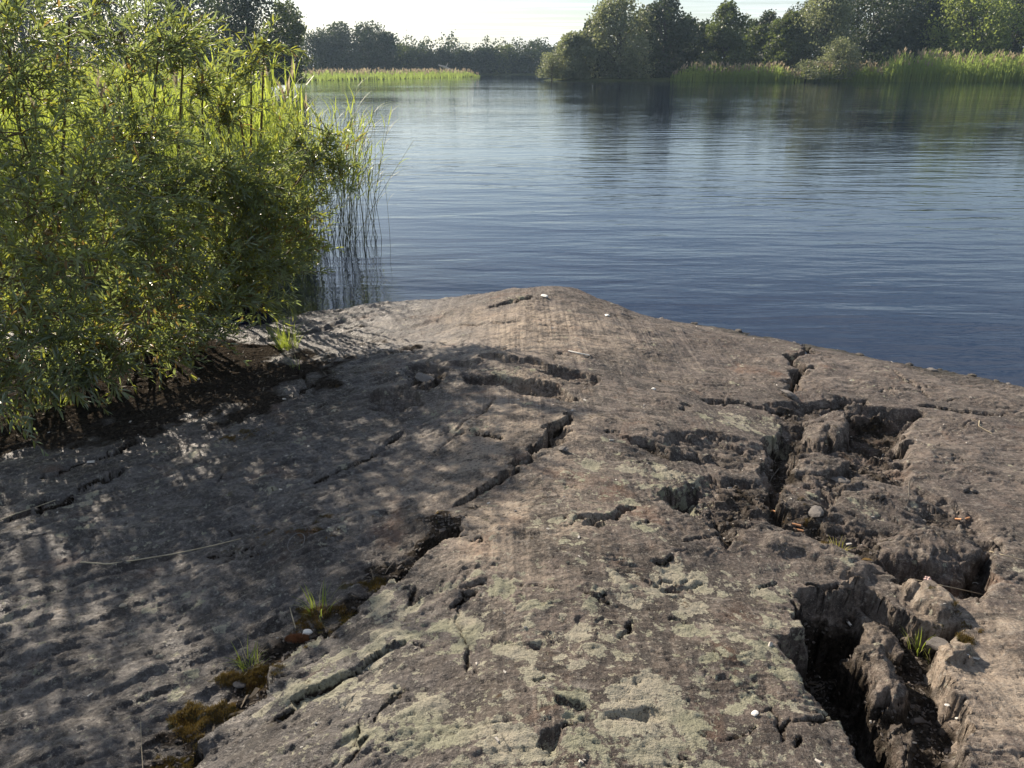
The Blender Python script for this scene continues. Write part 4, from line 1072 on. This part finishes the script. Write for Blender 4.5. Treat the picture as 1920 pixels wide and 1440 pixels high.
# ------------------------------------------------------------------ grass tufts on the rock
M_GRASS = [leaf_mat('grass', (.07, .10, .022), (.13, .17, .04), .45, .45, 9, (.45, .55, .08)),
           leaf_mat('grass_yellow', (.22, .20, .03), (.34, .30, .05), .45, .5, 9, (.8, .75, .12)),
           leaf_mat('grass_dry', (.25, .21, .12), (.36, .31, .2), .3, .6, 9, (.5, .42, .25))]
def tuft(px, py, n, L, mat, label, spread=.03, bend=(.2, 1.2), wid=.0016, dry=.1):
    p = on_rock(px, py); r = empty('grass_tuft', (p[0], p[1], p[2] - .006)); tag(r, label, 'grass', 'grass tufts on the rock')
    protos = [np_mesh('blade', *blades(np.zeros((1, 3)), np.array([random.uniform(.05, .5)]), np.array([L]), np.array([wid]), np.array([random.uniform(*bend)]), 5, np.array([0.])), m)
              for m in [M_GRASS[mat]] * 5 + [M_GRASS[2]]]
    for i in range(n):
        m = protos[5] if random.random() < dry else protos[random.randrange(5)]
        a = random.uniform(0, 6.283); q = random.random() ** .6 * spread
        o = link('blade', m, r, (q * math.cos(a), q * math.sin(a), 0))
        s = random.uniform(.45, 1.1); o.scale = (s, s, s); o.rotation_euler = (random.gauss(0, .12), random.gauss(0, .12), a + random.gauss(0, .7))
tuft(540, 652, 120, .24, 0, 'bright green grass tuft at the rock edge beside the water', .075, (.2, 1.0), .0026)
tuft(92, 762, 70, .22, 0, 'long thin grass tuft in the shade below the leftmost willow', .09, (.3, 1.4), .0022, .3)
tuft(1573, 1036, 46, .062, 1, 'small yellow grass tuft beside the cigarette filters', .022, (.1, .9), .0013)
tuft(1722, 1218, 26, .085, 0, 'sparse pale green grass in the deep gully on the right', .03, (.2, .9), .0017)
tuft(470, 1250, 46, .085, 0, 'green grass sprig growing from orange moss at the lower left', .03, (.3, 1.5), .0017, .25)
tuft(598, 1145, 34, .10, 0, 'dark green grass in the mossy ditch beside the slab edge', .035, (.4, 1.5), .0018)
tuft(556, 690, 24, .10, 0, 'small grass sprig in the crack below the bright green tuft', .03, (.3, 1.2), .0018, .2)
tuft(30, 800, 40, .15, 0, 'thin grass in the shade at the left edge below the willow', .08, (.3, 1.3), .002, .3)
tuft(220, 735, 26, .09, 0, 'small grass sprig on the dark soil under the middle willow', .05, (.3, 1.3), .0018, .3)
tuft(140, 745, 30, .14, 2, 'dry straw tuft right of the thin grass in the shade', .06, (.4, 1.4), .0018, .4)
tuft(1745, 1245, 16, .05, 0, 'short shaded grass just below the sparse gully grass', .02, (.3, 1.2), .0014, .3)

# ------------------------------------------------------------------ small things lying about
def pebble_mesh(seed, flat=.5, sub=2, rough=.22):
    import bmesh
    bm = bmesh.new(); bmesh.ops.create_icosphere(bm, subdivisions=sub, radius=1)
    g = random.Random(seed); dirs = [Vector((g.gauss(0, 1), g.gauss(0, 1), g.gauss(0, 1))).normalized() for _ in range(7)]
    for v in bm.verts:
        d = v.co.normalized(); k = 1.0
        for q in dirs:
            t = d.dot(q)
            if t > .72: k *= 1 - (t - .72) * 1.1
        v.co = d * k * (1 + g.uniform(-rough, rough) * .25); v.co.z *= flat; v.co.x *= 1.3
    me = bpy.data.meshes.new('stone'); bm.to_mesh(me); bm.free(); return me
M_QUARTZ = simple_mat('pale_pebble', (.55, .53, .48), (.75, .73, .68), 30, .5, .001)
M_STONE = simple_mat('loose_stone', (.09, .08, .072), (.22, .20, .18), 25, .8, .004)
def stone(px, py, size, mat, label, flat=.5, seed=1, name='stone', cat='stone', sink=.3):
    p = on_rock(px, py); me = pebble_mesh(seed, flat); me.materials.append(mat)
    o = link(name, me, None, (p[0], p[1], p[2] + size * flat * (1 - sink))); o.scale = (size,) * 3
    o.rotation_euler = (random.gauss(0, .2), random.gauss(0, .2), random.uniform(0, 6.28)); tag(o, label, cat)
stone(1415, 1340, .0085, M_QUARTZ, 'small white pebble on the lichened slab left of the deep gully', .5, 3, 'pebble', 'pebble')
stone(1775, 1323, .0065, M_QUARTZ, 'tiny white chip on the soil at the lower right of the gully', .4, 4, 'pebble', 'pebble')
stone(1796, 1348, .0065, M_QUARTZ, 'pale round pebble below the tiny white chip in the gully', .6, 5, 'pebble', 'pebble')
stone(1021, 557, .028, M_QUARTZ, 'white stone chip on the very crest of the rock', .5, 6, 'pebble', 'pebble')
stone(1138, 592, .02, M_QUARTZ, 'pale flake on the right shoulder of the crest', .3, 7, 'pebble', 'pebble')
stone(1225, 730, .015, M_QUARTZ, 'pale chip lying in the middle of the brown slab', .4, 8, 'pebble', 'pebble')
stone(232, 1136, .012, simple_mat('tan_stone', (.30, .25, .18), (.42, .36, .27), 25, .7, .002), 'tan flat chip lying on the dappled rock at lower left', .4, 9)
stone(72, 1003, .026, M_STONE, 'grey flat stone lying in shade near the left edge', .3, 10)
stone(1056, 845, .022, M_STONE, 'tan stone wedged in the joint below the central dome', .5, 11)
stone(1530, 965, .04, M_STONE, 'angular dark stone in the rubble right of the upper cigarette filter', .5, 12)
stone(1572, 905, .045, M_STONE, 'flat dark stone in the middle of the rubble', .4, 13)
stone(1480, 745, .05, M_STONE, 'stone jammed in the open joint near the water', .5, 14)
stone(1755, 1212, .03, M_STONE, 'brownish stone on the gully soil behind the sparse grass', .5, 15)
stone(800, 715, .06, M_STONE, 'broken stone in the dark hollow left of the dome', .4, 16)
stone(450, 1285, .016, M_STONE, 'grey flaky stone on the moss below the green sprig', .35, 17)
stone(575, 1190, .016, M_QUARTZ, 'pale lump among the moss beside the orange cushion', .6, 18)

M_FILTER = simple_mat('cigarette_filter', (.42, .20, .09), (.60, .33, .17), 60, .8)
M_PAPER = simple_mat('cigarette_paper', (.6, .56, .5), (.72, .68, .6), 60, .8)
M_ASH = simple_mat('burnt_tip', (.05, .045, .04), (.12, .11, .1), 60, .9)
def butt(px, py, rz, label, ratio=.8, ry=0.0, pale=False, L=.034, lift=.0):
    p = on_rock(px, py); r = empty('cigarette_end', (p[0], p[1], p[2] + .004 + lift)); r.rotation_euler = (0, ry, rz)
    tag(r, label, 'cigarette end')
    link('filter', np_mesh('filter', *tube([[-L / 2, 0, 0], [-L * .2, 0, .0004], [L * (ratio - .5), 0, 0]], .0042, .0040, 10), M_PAPER if pale else M_FILTER, True), r)
    for xx, m, nm in ((-L / 2, M_PAPER, 'end_cap'),):
        V = np.array([[xx, 0, 0]] + [[xx, .0042 * math.cos(t), .0042 * math.sin(t)] for t in np.arange(10) * .6283]); Fc = np.array([[0, 1 + i, 1 + (i + 1) % 10] for i in range(10)])
        link(nm, np_mesh(nm, V, Fc, m), r)
    link('burnt_tip', np_mesh('burnt_tip', *tube([[L * (ratio - .5), 0, 0], [L * .42, .0006, 0], [L / 2, .001, -.0005]], .0038, .0024, 8), M_ASH, True), r)
butt(1454, 966, R(-52), 'uppermost cigarette end, faded orange, leaning in the rubble left of the others', .9, R(-12), False, .040, .012)
butt(1494, 990, R(-24), 'upper of two orange cigarette ends lying side by side', .85, 0, False, .040, .010)
butt(1498, 999, R(-22), 'lower of two orange cigarette ends lying side by side', .85, 0, False, .042, .008)
butt(1797, 978, R(-60), 'pale short cigarette end standing in the litter at the rim of the round basin', .85, R(-25), False, .032, .008)
butt(1813, 976, R(25), 'orange cigarette end to the right of the pale one by the basin rim', .85, 0, False, .036, .007)
butt(1591, 1172, R(-80), 'pale filter lying in the shaded gully left of the sparse grass', .95, 0, True, .030, .004)

def leaf_litter(px, py, L, w, rz, mat, label):
    p = on_rock(px, py); V, Fq = leaves(np.zeros((1, 3)), np.array([[1., 0, 0]]), np.array([L]), np.array([w]), np.array([0.]), .5, .2)
    V = np.vstack([V, V + [0, 0, -.0006]]); Fq = np.vstack([Fq, Fq[:, ::-1] + 6])
    o = link('fallen_leaf', np_mesh('fallen_leaf', V, Fq, mat), None, (p[0], p[1], p[2] + .004)); o.rotation_euler = (.1, -.1, rz); tag(o, label, 'leaf')
M_DEAD = simple_mat('dead_leaf', (.40, .26, .09), (.55, .38, .15), 30, .7)
leaf_litter(1614, 1051, .045, .006, 0, M_DEAD, 'yellow brown fallen leaf lying below the yellow grass tuft')
leaf_litter(815, 965, .05, .007, .4, M_DEAD, 'brown fallen leaf in the diagonal joint')
leaf_litter(1653, 856, .035, .009, .2, M_PAPER, 'white scrap at the mouth of the dark shelf')

M_TISSUE = leaf_mat('tissue', (.62, .42, .38), (.75, .6, .55), .2, .9, 60, (.6, .4, .36), .1)
p = on_rock(1737, 1089); me = pebble_mesh(40, .8, 3, .9)
for v in me.vertices:
    k = 1 + .35 * float(pn(np.array([v.co.x * 3.1 + v.co.z]), np.array([v.co.y * 3.1 - v.co.z]), 7)[0]); v.co *= k
me.materials.append(M_TISSUE); o = link('crumpled_tissue', me, None, (p[0], p[1], p[2] + .009)); o.scale = (.0105,) * 3
tag(o, 'crumpled pinkish white tissue lying in the shadow of the round basin', 'tissue')

def stick(pts, r, mat, label, name='twig', cat='twig', lift=.004, hop=None):
    P = np.array([on_rock(a, b) + [0, 0, lift + (hop[i] if hop else 0)] for i, (a, b) in enumerate(pts)])
    zmin = np.array([height(q[0], q[1]) for q in P]); P[:, 2] = np.maximum(P[:, 2], zmin + lift)
    t = np.linspace(0, len(P) - 1, len(P) * 4); Q = np.stack([np.interp(t, np.arange(len(P)), P[:, k]) for k in range(3)], 1)
    o = link(name, np_mesh(name, *tube(Q, r, r * .6, 6), mat, True)); tag(o, label, cat)
stick([(152, 1056), (205, 1060), (260, 1052), (330, 1040), (400, 1025), (452, 1012)], .0032, M_DRY, 'long pale dry reed stalk lying across the dappled rock', 'dry_stalk', 'stalk', .005)
stick([(0, 978), (30, 965), (70, 952), (105, 940)], .003, M_DRY, 'pale dry stalk at the left edge of the rock', 'dry_stalk', 'stalk', .005)
stick([(1066, 660), (1085, 664), (1105, 668)], .006, M_PAPER, 'short white bleached twig behind the central dome', lift=.006)
stick([(1712, 1092), (1740, 1098), (1790, 1108), (1843, 1120)], .0022, M_DRY, 'straight pale stalk bridging the mouth of the round basin', 'dry_stalk', 'stalk', .012)
stick([(1836, 790), (1835, 800), (1845, 806), (1860, 814)], .003, M_DRY, 'curled pale twig on the brown slab near the right edge')
stick([(1855, 1035), (1880, 1042), (1920, 1052), (1950, 1060)], .0018, M_DRY, 'thin dry straw on the tan slab at the right edge', 'dry_stalk', 'stalk')
stick([(1460, 880), (1448, 895), (1443, 905)], .003, M_BARK, 'thin brown twig in the dark cleft under the big slab')
stick([(1702, 915), (1703, 935), (1702, 945)], .003, M_BARK, 'short upright brown twig among the rubble', hop=[.03, .01, 0])
stick([(372, 845), (378, 860), (388, 868)], .004, M_BARK, 'forked dark twig on the dappled rock')
stick([(640, 1340), (655, 1315), (670, 1300)], .0012, M_BARK, 'hair thin twig on the slab at the bottom')
stick([(555, 1180), (548, 1160), (545, 1150)], .0025, M_DRY, 'short straw among the moss', 'dry_stalk', 'stalk', hop=[0, .01, .02])
stick([(740, 1055), (728, 1068), (722, 1078)], .0022, M_BARK, 'little dark twig at the end of the diagonal joint')
stick([(270, 1470), (270, 1420), (272, 1385)], .0012, M_DRY, 'single pale grass stem sticking up at the bottom left', 'dry_stalk', 'stalk', hop=[0, .03, .06])
th = np.linspace(0, 2 * np.pi, 26); c = on_rock(556, 1022)
ring = np.stack([c[0] + .028 * np.cos(th), c[1] + .05 * np.sin(th), c[2] + .012 + .006 * np.sin(th)], 1)
tag(link('wire_loop', np_mesh('wire_loop', *tube(ring, .0013, .0013, 5), simple_mat('dull_wire', (.12, .11, .1), (.2, .19, .18), 20, .5), True)), 'thin dark wire loop lying on the shaded rock', 'wire')
M_SHELL = simple_mat('shell', (.5, .5, .46), (.7, .7, .66), 30, .35)
for px, lab in ((1808, 'left half of a pale curved shell rim in the basin'), (1828, 'right pale curved shell rim in the basin')):
    c = on_rock(px, 1098); th = np.linspace(.3, 2.7, 10)
    arc = np.stack([c[0] + .012 * np.cos(th), c[1] + .006 * np.sin(th), c[2] + .004 + .006 * np.sin(th)], 1)
    tag(link('shell_fragment', np_mesh('shell_fragment', *tube(arc, .0016, .0008, 5), M_SHELL, True)), lab, 'shell')

# reed litter, grit and crumbs caught in the joints
def litter(name, n, cond, size, mat, label, flat=.5, elong=1.5):
    w = (cond[::2, ::2]).ravel(); w = np.where(w > .35, w, 0) * (GY[::2, ::2].ravel() ** 1.2); w /= w.sum()
    pick = rng.choice(len(w), n, p=w); X = GX[::2, ::2].ravel()[pick]; Y = GY[::2, ::2].ravel()[pick]; Z = HT[::2, ::2].ravel()[pick]
    s = size * rng.lognormal(0, .45, n)
    d, a, b = frames(np.c_[rng.normal(0, 1, (n, 2)), rng.normal(0, .25, n)], rng.normal(0, .5, n))
    P = np.c_[X, Y, Z + s * flat * .4]
    o8 = np.array([(i, j, k) for i in (-1, 1) for j in (-1, 1) for k in (-1, 1)], float)
    V = P[:, None] + s[:, None, None] * (o8[None, :, :1] * d[:, None] * elong + o8[None, :, 1:2] * a[:, None] * .7 + o8[None, :, 2:] * b[:, None] * flat) * rng.uniform(.55, 1.1, (n, 8, 1))
    Fb = np.array([[0, 1, 3, 2], [4, 6, 7, 5], [0, 4, 5, 1], [2, 3, 7, 6], [0, 2, 6, 4], [1, 5, 7, 3]])
    F = (np.arange(n)[:, None, None] * 8 + Fb[None]).reshape(-1, 4)
    tag(link(name, np_mesh(name, V.reshape(-1, 3), F, mat)), label, 'litter', kind='stuff')
litter('gravel', 7000, SOIL * (1 - bank), .0026, simple_mat('dark_grit', (.04, .034, .028), (.12, .10, .085), 25, .85), 'dark grit and crumbs caught in the joints of the rock')
litter('pale_grit', 700, SOIL * (1 - bank) + .36, .0035, simple_mat('pale_crumbs', (.32, .29, .25), (.5, .47, .42), 20, .8), 'pale crumbs of rock and shell scattered over the surface')
litter('plant_litter', 3000, np.maximum(SOIL, bank) + MOSS, .0026, simple_mat('litter', (.045, .035, .024), (.13, .10, .065), 20, .8), 'brown bits of dead reed and leaves in the joints and on the bank', .18, 4.0)
# moss as short upright leaves
w = MOSS.ravel() * (MOSS.ravel() > .45) ; w = w / w.sum(); nm_ = 26000; pk = rng.choice(len(w), nm_, p=w)
P = np.c_[GX.ravel()[pk], GY.ravel()[pk], HT.ravel()[pk] - .001] + rng.normal(0, .003, (nm_, 3)) * [1, 1, 0]
V, Fq = blades(P, rng.uniform(0, .7, nm_), rng.uniform(.004, .011, nm_), np.full(nm_, .0009), rng.uniform(0, .8, nm_), 1)
tag(link('moss', np_mesh('moss', V, Fq, leaf_mat('moss', (.05, .05, .015), (.13, .075, .025), .3, .8, 6, (.2, .15, .04), .2))), 'olive and rusty moss filling the ditch beside the slab', 'moss', kind='stuff')
cu = on_rock(560, 1200); nc = 2600; a = rng.uniform(0, 6.28, nc); rr = rng.random(nc) ** .5
P = np.stack([cu[0] + .042 * rr * np.cos(a), cu[1] + .016 * rr * np.sin(a), cu[2] + .012 * np.sqrt(1 - rr ** 2)], 1)
V, Fq = blades(P, rng.uniform(0, .6, nc), rng.uniform(.004, .009, nc), np.full(nc, .0008), rng.uniform(0, .8, nc), 1)
tag(link('moss_cushion', np_mesh('moss_cushion', V, Fq, simple_mat('rusty_moss', (.16, .07, .03), (.26, .12, .055), 60, .9))), 'small rusty orange moss cushion against the slab edge', 'moss')

# ------------------------------------------------------------------ air
hb = [(x, y, z) for x in (-2600, 2600) for y in (-2600, 3600) for z in (-3.2, 34)]
hm = np_mesh('haze', hb, [(0, 1, 3, 2), (4, 6, 7, 5), (0, 4, 5, 1), (2, 3, 7, 6), (0, 2, 6, 4), (1, 5, 7, 3)])
ht = NT('haze'); hv = ht.new('ShaderNodeVolumePrincipled'); hv.inputs['Color'].default_value = (.58, .78, 1, 1); hv.inputs['Density'].default_value = .00030; hv.inputs['Anisotropy'].default_value = .35
ht.l.new(hv.outputs[0], ht.out.inputs['Volume']); hm.materials.append(ht.m)
tag(link('haze', hm), 'thin bluish air over the lake', kind='stuff')
# wet stones along the waterline
ws = [(1240, 601, 'dark wet stone at the waterline just right of the crest'), (1302, 607, 'second dark stone along the waterline right of the crest'), (1385, 621, 'dark stone at the waterline midway between crest and open joint'),
      (1490, 642, 'dark stone at the waterline where the open joint meets the lake'), (1612, 664, 'dark stone at the waterline a little right of the open joint'), (1705, 686, 'left of two close dark stones at the waterline on the right'),
      (1748, 694, 'right of two close dark stones at the waterline on the right'), (1822, 708, 'third dark waterline stone from the right edge'), (1868, 716, 'second dark waterline stone from the right edge'),
      (1890, 721, 'dark waterline stone nearest the right edge of the picture'), (780, 567, 'dark stone at the waterline left of the crest near the reeds'), (862, 560, 'dark stone at the waterline directly left of the crest')]
for i, (a_, b_, lab_) in enumerate(ws):
    me = pebble_mesh(60 + i, .45); me.materials.append(M_BARK if i % 3 else M_STONE)
    p = at_z(a_, b_, .015); z = max(height(p[0], p[1]), -.01); sz = random.uniform(.014, .032)
    o = link('stone', me, None, (p[0], p[1], z + sz * .2)); o.scale = (sz,) * 3; o.rotation_euler = (0, 0, random.uniform(0, 6))
    tag(o, lab_, 'stone', 'dark stones along the waterline')
